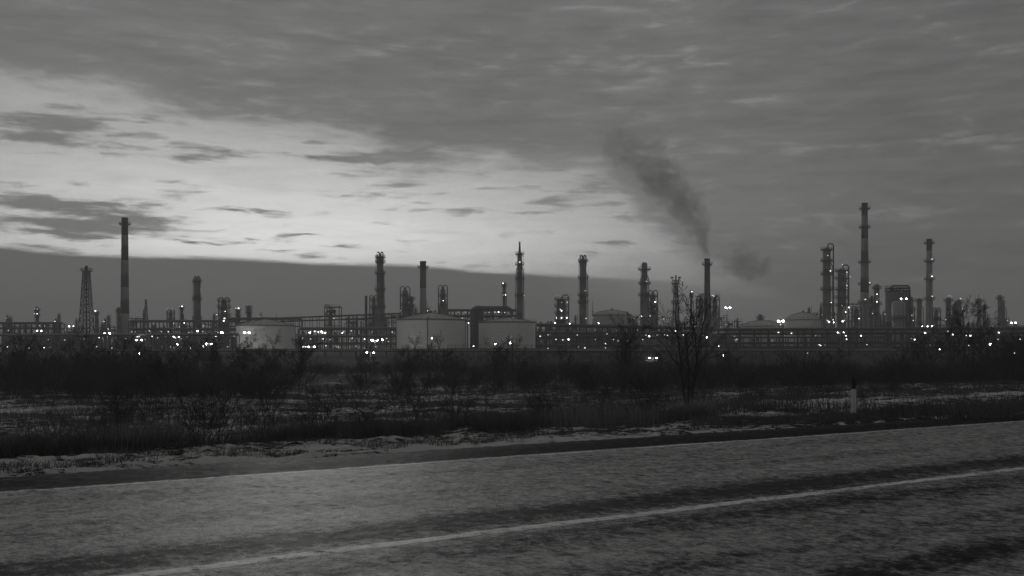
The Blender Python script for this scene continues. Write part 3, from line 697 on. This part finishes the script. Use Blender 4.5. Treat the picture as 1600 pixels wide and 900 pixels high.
# big elbow pipe and the dark boiler house beside it
Ye = 520; r_ = thing('large_duct', (wx(738,Ye), Ye, 3.3), 'big bent duct rising between two white tanks and running right', 'duct'); he = wz(481,Ye)-3.3
MB().tube([(0,0,0),(0,0,he-2.2),(.6,0,he-.8),(2,0,he),(8,0,he),(18,0,he+.1),(19.5,0,he-.8),(20,0,he-2.2),(20,0,he-10)], [1.15,1.15,1.15,1.15,.9,.8,.7,.7,.7], 12).build('duct', 'steel_mid', r_, smooth=True)
for q in (.3,.6,.85): MB().lathe([(1.2,he*q),(1.4,he*q),(1.4,he*q+.3),(1.2,he*q+.3)], 12).build('flange', 'steel_dark', r_)
r_ = thing('boiler_house', (wx(745,560), 560, 3.3), 'narrow dark tower block behind the big bent duct', 'building'); hb = wz(487,560)-3.3
MB().box(-3.6,3.6,0,8,0,hb).build('wall', 'steel_dark', r_); MB().box(-3.9,3.9,-.3,8.3,hb,hb+.5).build('roof', 'steel_mid', r_)
for k in range(5): MB().box(-2.6,-1.2,-.12,.05,4+k*4.2,5.6+k*4.2).build('window', 'steel_mid', r_); MB().box(1.2,2.6,-.12,.05,4+k*4.2,5.6+k*4.2).build('window', 'steel_mid', r_)

# ------------------------------------------------------------------ process units: steel frames full of vessels
def unit(px, wpx, top, Y, lead, seed, nl=5, zb=3.3, dense=1.0, caged=False):
    rnd = random.Random(seed); s = Y/F; W = wpx*s; Dp = 8.0; H = wz(top, Y)-zb
    root = thing('process_unit', (wx(px, Y), Y, zb), where(px, lead), 'process unit', 'steel process units of the refinery')
    nb = max(2, round(W/5)); fl = max(2, round(H/5.5))
    for i in range(nb+1):
        x = -W/2+W*i/nb; tt = H if caged else H*rnd.choice([1,1,.82,.9])
        b = MB(); b.bar((x,0,0),(x,0,tt),.4); b.bar((x,Dp,0),(x,Dp,tt),.4); b.bar((x,0,tt),(x,Dp,tt),.35); b.build('post', 'steel_dark', root)
    for k in range(1, fl+1):
        z = H*k/fl*(1 if caged else rnd.uniform(.93,1.0)); x0, x1 = -W/2, W/2
        if k == fl and not caged: 
            if rnd.random() < .5: x0 += W*rnd.uniform(0,.3)
            else: x1 -= W*rnd.uniform(0,.3)
        b = MB(); b.box(x0,x1,-.3,Dp+.3,z-.3,z); b.build('floor', 'steel_dark', root)
        b = MB(); m_ = max(3, int((x1-x0)/2))
        for i in range(m_+1): b.bar((x0+(x1-x0)*i/m_,-.3,z),(x0+(x1-x0)*i/m_,-.3,z+1.1),.09)
        b.bar((x0,-.3,z+1.1),(x1,-.3,z+1.1),.1); b.build('railing', 'steel_dark', root)
    for i in range(0, nb, 2):
        x0, x1 = -W/2+W*i/nb, -W/2+W*(i+1)/nb; k = rnd.randrange(fl); b = MB()
        b.bar((x0,-.05,H*k/fl),(x1,-.05,H*(k+1)/fl),.2); b.bar((x1,-.05,H*k/fl),(x0,-.05,H*(k+1)/fl),.2); b.build('brace', 'steel_dark', root)
    for i in range(int((3+nb*1.5)*dense)):
        k = rnd.randrange(fl); x = rnd.uniform(-W*.4, W*.4); z = H*k/fl; hh = H/fl
        if rnd.random() < .5:
            r = rnd.uniform(.7,1.3); L = min(W*.3, 4); b = MB(); b.tube([(x-L/2,3,z+hh*.5),(x-L/2+.4,3,z+hh*.5),(x+L/2-.4,3,z+hh*.5),(x+L/2,3,z+hh*.5)], [r*.5,r,r,r*.5], 10)
            b.box(x-L*.3-.2,x-L*.3+.2,2.5,3.5,z,z+hh*.5); b.box(x+L*.3-.2,x+L*.3+.2,2.5,3.5,z,z+hh*.5)
            b.build('horizontal_vessel', rnd.choice(['cladding_dull','steel_mid']), root)
        else:
            r = rnd.uniform(.6,1.2); MB().lathe([(r,z),(r,z+hh*rnd.uniform(.6,1.25)),(r*.5,z+hh*1.3)], 10, x, 3).build('upright_vessel', rnd.choice(['cladding_dull','steel_mid']), root)
    for i in range(rnd.choice([0,1,2,2]) if not caged and Y > 620 else 0):
        x = rnd.uniform(-W*.42, W*.42); r = rnd.uniform(.5,1.1); zt = H*rnd.uniform(1.05,1.38)
        tw = MB().lathe([(r,0),(r,zt*.98),(r*.5,zt)], 10, x, 4).build('vessel_tower', rnd.choice(['cladding_dull','steel_mid']), root)
        b = MB(); b.tube([(x,3.8,zt),(x,3.8,zt+.8),(x+r+.6,3.8,zt+.8),(x+r+.6,3.8,zt*.6)], .16, 5); b.lathe([(r,zt*.9),(r+.9,zt*.9),(r+.9,zt*.9+.2),(r,zt*.9+.2)], 10, x, 4)
        b.lathe([(r,zt*.75),(r+.7,zt*.75),(r+.7,zt*.75+.2),(r,zt*.75+.2)], 10, x, 4); b.build('overhead_pipe', 'steel_dark', root)
        if rnd.random() < .4: lamp(root, x, 2.5, zt*.93, .3)
    for i in range(int(3*dense)+2):
        x = rnd.uniform(-W*.45, W*.45); x2 = x+rnd.uniform(-3,3); z2 = H*rnd.uniform(.5,1.08)
        MB().tube([(x,-.8,0),(x,-.8,z2-.5),(x+(x2-x)*.2,-.8,z2),(x2,-.8,z2),(x2+.01,2,z2)], rnd.uniform(.15,.32), 6).build('pipe', 'steel_mid', root)
    for i in range(nl):
        k = rnd.randrange(1, fl+1); x = rnd.uniform(-W/2, W/2); lamp(root, x, -1.3, H*k/fl-rnd.uniform(.8,2.2), rnd.choice([.2,.25,.32,.42]))
    return root
U = [(20,44,508,700,3),(78,34,506,690,3),(112,30,513,700,3),(166,34,509,690,4),(212,22,497,660,3),(243,36,512,680,4),(292,26,509,680,4),(330,30,505,660,5),(386,44,500,660,4),(415,30,507,680,2),
     (552,44,497,680,7),(590,44,494,690,6),(630,50,489,690,4),(668,40,488,700,3),(704,46,489,690,4),(768,52,488,690,5),
     (858,34,505,660,4),(905,36,508,660,4),(944,36,510,600,3),(986,28,503,680,4),(1030,38,495,660,6),(1068,34,500,660,5),(1112,46,492,680,8),(1146,36,500,660,6),(1186,26,511,700,2),
     (1268,30,497,640,4),(1304,54,488,640,9),(1350,36,474,680,7),(1378,18,502,650,3),(1428,26,500,660,4),(1452,34,506,680,4),(1488,44,498,660,5),(1522,26,506,680,3),(1548,30,509,680,3),(1584,34,509,690,2)]
for i, (px, wp, tp, Y, nl) in enumerate(U):
    unit(px, wp, tp, Y, ('jumble of dark steel floors' if i % 2 else 'dark steel frame with pipes'), 100+i, nl+1)
unit(518.5, 23, 479, 600, 'square open steel frame rising above its neighbours', 300, 5, caged=True, dense=1.6)
U2 = [(62,40,525,600,2),(122,40,526,600,2),(190,36,525,600,3),(258,40,523,600,4),(310,40,522,600,4),(378,40,520,600,3),(460,36,523,620,3),(885,40,522,560,4),(940,40,520,560,4),(994,34,520,570,4),(1050,34,520,570,3),(1104,34,523,580,3),(1262,30,526,600,3),(1316,34,522,590,3),(1466,30,524,590,2),(1516,34,524,590,2),(1572,34,525,590,2),(30,54,524,560,2),(95,44,526,560,2),(150,46,524,560,3),(230,50,522,560,5),(285,46,524,560,6),(335,44,521,560,6),(480,34,524,600,6),(862,46,519,520,6),(912,46,521,520,7),(964,44,518,520,6),
      (1020,50,519,540,5),(1076,46,520,540,6),(1130,44,523,540,5),(1290,46,520,530,7),(1340,40,519,530,6),(1440,36,523,530,4),(1490,44,521,530,4),(1546,50,523,540,3),(1594,40,524,540,3)]
for i, (px, wp, tp, Y, nl) in enumerate(U2):
    unit(px, wp, tp, Y, 'low dark steel front unit', 400+i, nl, dense=2.6)

# ------------------------------------------------------------------ floodlights
def flood(px, py, Y, heads, label=None, r=.75, zb=None):
    g = z1(wx(px,Y), Y) - .1 if zb is None else zb; z = wz(py, Y) - g
    root = thing('floodlight_mast', (wx(px, Y), Y, g), label or where(px, f'{ {1:"single", 2:"twin", 3:"triple"}[heads]} floodlight on a {"tall" if z > 14 else "low"} mast'), 'floodlight', 'lit floodlights of the refinery')
    MB().tube([(0,0,0),(0,0,z*.6),(0,0,z)], [.22,.17,.12], 6).build('pole', 'steel_mid', root)
    w_ = (heads-1)*1.15; r *= .50
    MB().bar((-w_-.3,0,z+.1),(w_+.3,0,z+.1),.16).build('crossarm', 'steel_mid', root)
    for i in range(heads): put('lamp_head', FLOOD if r > .42 or LR.random() < .4 else MIDL, root, (-w_+2*w_*i/max(1,heads-1) if heads > 1 else 0, -.5, z), 0, r*LR.uniform(.75,1.1))
    return root
FL = [(386,520,490,2,.85),(62,517,560,2,.65),(112,510,560,2,.55),(168,521.5,480,2,.75),(218,531.5,450,2,.75),(218,553,400,1,.85),(326.5,537.5,460,2,.75),(276,526.5,470,2,.62),(347.5,520,500,1,.9),(309,517.5,520,1,.65),
      (487,542,440,2,.7),(473,542.5,430,1,.5),(586,532,450,2,.8),(598,531,460,1,.7),(675,528.5,455,1,.45),(579,551,330,2,.35),(797,536,440,1,.65),(774,538,440,1,.45),(1020,559.5,330,2,.42),(1137,481,560,2,.85),(1219.5,502,520,2,.95),
      (1194,514.5,500,2,.7),(1242,514.5,500,2,.7),(1257,514,500,1,.6),(1411.5,467,440,2,.75),(1583,504.5,560,2,.8),(1129.5,555.5,360,1,.5),(1467,546,380,1,.5),(1515,524.5,395,1,.6),(1452,510,530,2,.7),(1440,510,530,1,.5),
      (988,510.5,520,2,.75),(1004,510.5,520,2,.7),(970,509,520,1,.7),(1033,512,520,1,.5),(1052,511.5,520,1,.5),(1088,511,500,2,.85),(1071,512,500,1,.5),(905,508,540,1,.5),(890,506,540,1,.5),(867,505,540,1,.5),(935,505,540,1,.5),
      (500,519,560,2,.7),(508,520,560,1,.7),(484,520,560,1,.6),(535,520,560,1,.45),(1295,503,540,1,.75),(1302,504,540,1,.5),(1316,502,540,1,.7),(1313,519.5,400,2,.32),(278,538,470,1,.5),(1488,523,395,1,.4),(1546,538,390,1,.4),(740,541,430,1,.35),(1104,527,440,1,.6)]
for a in FL: flood(*a[:4], r=a[4])

# ------------------------------------------------------------------ vegetation
MINR = [.0035]
def grow(tr, cr, p, d, L, r, lev, rnd, maxlev, kids, up=.25):
    n = 4 if lev < 2 else 3; pts = [p.copy()]; q = p.copy(); dd = d.copy()
    for i in range(n):
        dd = (dd + Vector((rnd.gauss(0,1), rnd.gauss(0,1), rnd.gauss(0,.6)))*(.10 if lev == 0 else .17) + Vector((0,0,up*.3))).normalized()
        q = q + dd*(L/n); pts.append(q.copy())
    rads = [max(MINR[0], r*(1-.8*i/n)) for i in range(n+1)]
    (tr if lev == 0 else cr).tube(pts, rads, 6 if lev == 0 else 3, False)
    if lev >= maxlev: return
    k = kids[min(lev, len(kids)-1)]
    for j in range(k):
        u = (.18 if lev else .25) + (.80 if lev else .75)*(j+rnd.random()*.8)/k; u = min(u, .99); i = min(n-1, int(u*n)); f_ = u*n-i
        b = pts[i].lerp(pts[i+1], f_); ax = (pts[i+1]-pts[i]).normalized(); o = ax.orthogonal(); o.rotate(__import__('mathutils').Quaternion(ax, rnd.uniform(0, 2*pi)))
        an = rnd.uniform(.35,.75); nd = (ax*cos(an) + o*sin(an)).normalized()
        grow(tr, cr, b, nd, L*rnd.uniform(.40,.62)*(1.12-u*.55), max(MINR[0], r*(1-.75*u)*.55), lev+1, rnd, maxlev, kids, up)
def plant(seed, H, stems, spread, maxlev, kids, r0=.045, up=.25, lean=(0,0)):
    rnd = random.Random(seed); tr, cr = MB(), MB()
    for i in range(stems):
        a = 2*pi*i/stems + rnd.uniform(-.5,.5); sp = spread*rnd.uniform(.5,1.1)
        d = Vector((cos(a)*sp + lean[0], sin(a)*sp*.8 + lean[1], 1)).normalized()
        grow(tr, cr, Vector((cos(a)*.12*stems**.5*.5, sin(a)*.1, -.15)), d, H*rnd.uniform(.8,1.05), r0*H/5*rnd.uniform(.75,1.1), 0, rnd, maxlev, kids, up)
    return tr.mesh('trunk', 'bark', True), cr.mesh('crown', 'bark')
def plantthing(name, meshes, x, y, sc_, rz, label, cat, group=None, zoff=0.0):
    root = thing(name, (x, y, z1(x, y)+zoff), label, cat, group); root.rotation_euler = (0,0,rz); root.scale = (sc_,)*3
    put('trunk', meshes[0], root); put('crown', meshes[1], root); return root
def at_ground(px, Y): return wx(px, Y), Y
# the big bare tree beside the road, as several stems
MINR[0] = .005; big = plant(11, 4.0, 4, .11, 4, [8,5,3,2], .095, .06)
x, y = at_ground(1079, 38); plantthing('bare_tree', big, x, y, 1.0, .6, 'big bare many-stemmed tree by the roadside in front of the antlered lattice mast', 'tree')
lean1 = plant(12, 4.4, 1, .0, 4, [10,6,4,3], .05, .1, (.42,0)); x, y = at_ground(318, 33)
plantthing('bare_tree', lean1, x, y, .72, 0, 'slender bare tree leaning right in the snowy field on the left', 'tree')
MINR[0] = .0085; T1 = plant(21, 5, 1, .05, 4, [14,6,4,3], .05, .25); T2 = plant(22, 5, 2, .16, 4, [10,6,4,3], .05, .2); T3 = plant(23, 5, 3, .28, 4, [8,6,4,3], .05, .2); T4 = plant(24, 5, 4, .35, 4, [8,5,4,3], .055, .2)
TV = [T1, T2, T3, T4]
rnd = random.Random(77)
# (px, depth, top py, variant, label)
TR = [(228,31,566,0,'thin upright bare sapling in the snow below the faint pylon'),(268,36,556,0,'thin bare sapling one step right of the sapling below the faint pylon'),(186,34,590,1,'small forked bare sapling left of the sapling below the faint pylon'),
      (465,88,528,2,'dark bare tree standing in the field below the gap after the first white tank'),(118,110,520,3,'broad bare tree below the lattice tower in the left thicket'),(60,105,528,3,'broad bare tree at the far left below the thin far-left mast'),
      (14,100,534,2,'bare tree cut by the left edge of the picture'),(150,120,530,2,'bare tree rising just right of the lattice tower foot'),(285,110,540,3,'spreading bare tree below the short lamp-topped columns'),(335,120,546,2,'bare tree below the plain column left of the first white tank'),
      (238,115,545,1,'thin-branched tree below the faint pylon at the thicket edge'),(425,120,556,1,'slight bare tree below the right part of the first white tank'),(640,120,530,3,'dense bare crown covering the foot of the big white tank on the left'),(676,118,528,3,'dense bare crown covering the foot of the big white tank in its middle'),
      (712,125,552,2,'smaller bare tree below the right edge of the big white tank'),(775,110,530,1,'spiky bare tree before the left foot of the third white tank'),(803,115,526,0,'narrow bare tree before the middle of the third white tank'),
      (975,105,520,1,'thin bare tree below the pale far tank'),(985,150,488,2,'tall bare tree with forked top against the pale far tank'),(1140,95,545,2,'bare tree right behind the big roadside tree'),(1030,80,575,2,'low bare tree close left of the big roadside tree'),
      (1488,92,500,3,'tall wide bare tree before the cluster of dark columns'),(1512,96,470,0,'tallest bare tree on the right behind the cluster of dark columns'),(1548,100,500,3,'bare tree below the paired dark columns'),(1450,95,512,3,'lower bare tree below the three-lamp chimney'),
      (1582,105,520,2,'bare tree at the right edge of the picture'),(1420,110,538,2,'low bare tree right of the foot of the fat silo'),(1242,120,556,1,'slight bare tree below the pale domed tank'),(645,44,590,3,'dark rounded bare tree in the field below the big white tank'),(912,70,560,1,'faint bare tree below the tall grey column'),(1330,130,560,2,'small bare tree below the tallest striped chimney')]
for px, Yd, tp, vi, lab in TR:
    x, y = at_ground(px, Yd); h = wz(tp, Yd) - z1(x, y)
    plantthing('bare_tree', TV[vi], x, y, h/5.6, rnd.uniform(0, 6.28), lab, 'tree')
for i in range(34):
    px = (8 + 430*(i+rnd.random())/16) if i < 16 else (480 + 560*(i-16+rnd.random())/10 if i < 26 else 1130 + 460*(i-26+rnd.random())/8)
    Yd = rnd.uniform(85, 150); tp = rnd.uniform(522, 553) if i < 16 else rnd.uniform(540, 562)
    x, y = at_ground(px, Yd); plantthing('bare_tree', TV[rnd.randrange(4)], x, y, (wz(tp, Yd)-z1(x, y))/5.6, rnd.uniform(0, 6.28), where(px, 'low bare tree in the scrub'), 'tree', 'bare trees in the scrub belt')
# shrubs in rows
MINR[0] = .0045; SV = [plant(31+i, 1.7, 7, .5, 3, [6,4,3], .05, .25) for i in range(5)]
k = 0
for row, (Y0, jit, n, hmin, hmax, lead) in enumerate([(24, 3, 0, .7, 1.1, 'leafless shrub on the verge'), (0, 0, 30, .8, 1.5, 'leafless shrub in the near field'), (0, 0, 34, 1.3, 2.4, 'leafless shrub in the far field')]):
    for i in range(n):
        px = 10 + 1580*(i+rnd.uniform(.1,.9))/n
        if row == 1:
            tt = rnd.uniform(19.5, 30); # across-road distance -> depth along this sight line
            Yd = tt/(ST - (px-800)/F*CT)
        else: Yd = rnd.uniform(52, 95)
        x, y = at_ground(px, Yd)
        plantthing('bare_shrub', SV[rnd.randrange(5)], x, y, rnd.uniform(hmin, hmax)/1.9, rnd.uniform(0, 6.28), where(px, lead), 'shrub', 'leafless shrubs in the field'); k += 1

def blades(name, pos, h, wd, lean, mat, label, cat, seed, curl=.3):
    g = np.random.default_rng(seed); N = len(pos); h = h*g.uniform(.45,1.15,N)
    a = g.uniform(0, 2*pi, N); la = g.uniform(0, 2*pi, N); ll = np.abs(g.normal(0, lean, N))
    side = np.stack([np.cos(a), np.sin(a), np.zeros(N)], -1)*(wd*g.uniform(.6,1.3,N))[:,None]
    ld = np.stack([np.cos(la)*ll, np.sin(la)*ll, np.ones(N)], -1)
    mid = pos + ld*(h*.55)[:,None]; ld2 = np.stack([np.cos(la)*(ll+curl), np.sin(la)*(ll+curl), np.ones(N)*.85], -1); tip = mid + ld2*(h*.45)[:,None]
    V = np.stack([pos-side, pos+side, mid-side*.8, mid+side*.8, tip], 1).reshape(-1, 3); k = np.arange(N)*5
    Fc = np.concatenate([np.stack([k,k+1,k+3],-1), np.stack([k,k+3,k+2],-1), np.stack([k+2,k+3,k+4],-1)])
    o = put(name, mesh_np(name, V, Fc, mat)); tag(o, label, cat, None, 'stuff'); return o
def scatter(N, px0, px1, tfun, seed, clump, thr, sc_=.8):
    g = np.random.default_rng(seed); out = []; 
    while sum(map(len, out)) < N:
        px = g.uniform(px0, px1, N*2); Yd = tfun(px, g)
        x = (px-800)/F*Yd; y = Yd; m = fbm(x*sc_+seed, y*sc_, 3) + clump*(g.random(len(x))-.5) > thr
        x, y = x[m], y[m]; out.append(np.stack([x, y, tz(x, y)-.03], -1))
    return np.concatenate(out)[:N]
acr = lambda t0, t1: (lambda px, g: g.uniform(t0, t1, len(px))/(ST-(px-800)/F*CT))
dep = lambda a, b: (lambda px, g: np.exp(g.uniform(np.log(a), np.log(b), len(px))))
blades('grass', scatter(9000, -120, 1720, acr(15.5, 18.9), 1, .12, .60, 1.1), .16, .005, .7, 'dry_stalk', 'short dead grass tufts poking through the verge snow', 'grass', 2)
blades('grass', scatter(14000, 1080, 1720, acr(15.6, 18.6), 13, .2, .52, .9), .20, .005, .5, 'dry_stalk', 'short dark grass before the snow bank on the right', 'grass', 14)
blades('grass', scatter(21000, -120, 1100, acr(18.7, 22.5), 3, .12, .60, .6), .48, .005, .35, 'dry_stalk', 'dense dark dead weeds in a strip behind the verge', 'grass', 4)
blades('reeds', scatter(13000, -120, 1120, acr(18.4, 30), 5, .2, .57, .35), .75, .005, .14, 'dry_reed', 'taller pale dry stalks standing among the weeds', 'grass', 6, .1)
blades('grass', scatter(70000, -120, 1720, dep(26, 130), 7, .25, .56, .25), .42, .010, .3, 'dry_stalk', 'dead grass and weeds over the snowy field', 'grass', 8)
# the far thicket: fans of bare twigs nobody could count
def thicket(name, N, dfun, px0, px1, hh, seed, label, thr, per=70):
    P = scatter(N, px0, px1, dfun, seed, .25, thr, .03); g = np.random.default_rng(seed+9); H = hh*g.uniform(.4,1.25,N)*(.35+1.25*fbm(P[:,0]*.07+seed, P[:,1]*.03, 2))
    B = np.repeat(P, per, 0); Hh = np.repeat(H, per); n = len(B)
    sp = g.normal(0, .5, (n, 2)); B = B + np.concatenate([sp*(Hh*.32)[:,None], np.zeros((n,1))], 1)
    lift = g.random(n)*.5; B[:,2] += lift*Hh
    d = np.stack([sp[:,0]*.9+g.normal(0,.35,n), sp[:,1]*.9+g.normal(0,.35,n), np.ones(n)], -1); L = Hh*(1-lift)*g.uniform(.35,1.05,n)
    tip = B + d*L[:,None]; wd = .012+.010*Hh/3; s_ = np.stack([wd, wd*0, wd*0], -1); V = np.stack([B-s_, B+s_, tip], 1).reshape(-1,3)
    o = put(name, mesh_np(name, V, np.arange(n*3).reshape(-1,3), 'bark')); tag(o, label, 'undergrowth', None, 'stuff')
thicket('undergrowth', 560, dep(88, 190), -80, 1680, 2.4, 41, 'dark belt of leafless brush across the middle distance', .54)
thicket('undergrowth', 240, dep(95, 150), -120, 420, 3.4, 43, 'taller dark brush massed along the left side', .50, 55)
thicket('undergrowth', 260, dep(80, 150), 1390, 1720, 4.2, 45, 'taller dark brush massed along the right side', .48, 55)
thicket('undergrowth', 1300, dep(180, 365), -80, 1680, 2.8, 47, 'thin far brush before the refinery bank', .50, 50)

# ------------------------------------------------------------------ delineator post by the road
Yp = 28.4; xp = wx(1333.5, Yp); gp = z1(xp, Yp)
r_ = thing('delineator_post', (xp, Yp, gp-.05), 'white roadside marker post with a black top', 'marker post'); r_.rotation_euler = (0, radians(.6), .2)
hp = wz(588, Yp)-gp+.05
def slab(z0, z1_, w0, w1, dx=0):
    b = MB(); k = 8
    for z, ww in ((z0, w0), (z1_, w1)):
        for i in range(k):
            a = 2*pi*i/k + pi/8; b.v.append((ww*cos(a)*1.05, ww*.62*sin(a), z))
    for i in range(k): b.f.append((i, (i+1) % k, k+(i+1) % k, k+i))
    b.f.append(tuple(reversed(range(k)))); b.f.append(tuple(range(k, 2*k))); return b
slab(0, hp*.665, .078, .072).build('body', 'post_white', r_); slab(hp*.667, hp*.96, .066, .062).build('black_top', 'post_black', r_)
slab(hp*.962, hp, .045, .028).build('cap', 'post_black', r_)

# ------------------------------------------------------------------ smoke
def smoke(name, pts, Y, label, dens, seed, albedo=.55, nsc=.06, squash=1.0):
    P = [((wx(px, Y)), wz(py, Y), r*Y/F) for px, py, r in pts]; x0, z0 = P[0][0], P[0][1]
    m = bpy.data.materials.new(name); m.use_nodes = True; t = NT(m.node_tree); m.node_tree.nodes.clear()
    out = t.new('ShaderNodeOutputMaterial'); v = t.new('ShaderNodeVolumePrincipled'); t.link(v.outputs[0], out.inputs['Volume'])
    oc = t.new('ShaderNodeTexCoord').outputs['Object']; sp = t.new('ShaderNodeSeparateXYZ'); t.link(oc, sp.inputs[0])
    x, y, z = (E(t, o) for o in sp.outputs); zt = P[-1][1]-z0
    xc = z.curve([(p[1]-z0, p[0]-x0) for p in P], 0, zt, -120, 120); rc = z.curve([(p[1]-z0, p[2]) for p in P], 0, zt, 0, 40)
    d = ((x-xc).sq() + y.sq()).pw(.5)/rc
    nz = noise(t, mapping(t, oc, (1,1,1), loc=(seed,0,0)), nsc, 5, .62, .5) - .5; ns = noise(t, mapping(t, oc, loc=(0,seed,0)), nsc*3.2, 3, .6) - .5
    fade = z.step(zt*.45, zt, 1.0, .12) * z.step(0, zt*.06, .6, 1.0)
    q = (1.12 - d*1.1 + nz*1.7 + ns*1.3).step(.10, .55) * fade * (rc/8.0).mx(.5).pw(-.8) * dens
    q = q * d.step(1.0, 1.5, 1.0, 0.0)
    t.link(q.s, v.inputs['Density']); v.inputs['Color'].default_value = (albedo, albedo, albedo*.98, 1); v.inputs['Anisotropy'].default_value = .1
    M[name] = m; b = MB(); b.tube([(p[0]-x0, 0, p[1]-z0) for p in P], [p[2]*1.55 for p in P], 14)
    o = b.build(name, name, None, (x0, Y, z0)); tag(o, label, 'smoke', None, 'stuff'); return o
smoke('smoke', [(1104.5,405,4.0),(1098,378,14),(1085,345,26),(1060,312,40),(1034,283,50),(1008,256,54),(985,225,54),(968,172,50)], 600, 'grey smoke plume leaning left from the plain dark chimney', .09, 4.0, albedo=.7)
smoke('smoke', [(1166,440,10),(1166,424,32),(1165,405,42),(1160,390,34),(1154,374,12)], 640, 'small detached smoke puff right of the plume', .06, 9.0, albedo=.66, nsc=.08)

# ------------------------------------------------------------------ haze
hz = bpy.data.materials.new('haze'); hz.use_nodes = True; t = NT(hz.node_tree); hz.node_tree.nodes.clear()
out = t.new('ShaderNodeOutputMaterial'); v = t.new('ShaderNodeVolumePrincipled'); t.link(v.outputs[0], out.inputs['Volume'])
v.inputs['Color'].default_value = (.97, .97, .97, 1); v.inputs['Density'].default_value = .00048; v.inputs['Anisotropy'].default_value = 0.0
M['haze'] = hz
o = MB().box(-4200, 4200, -4200, 4200, -5, 190).build('haze', 'haze'); tag(o, 'thin evening haze over the plain', 'haze', None, 'stuff')
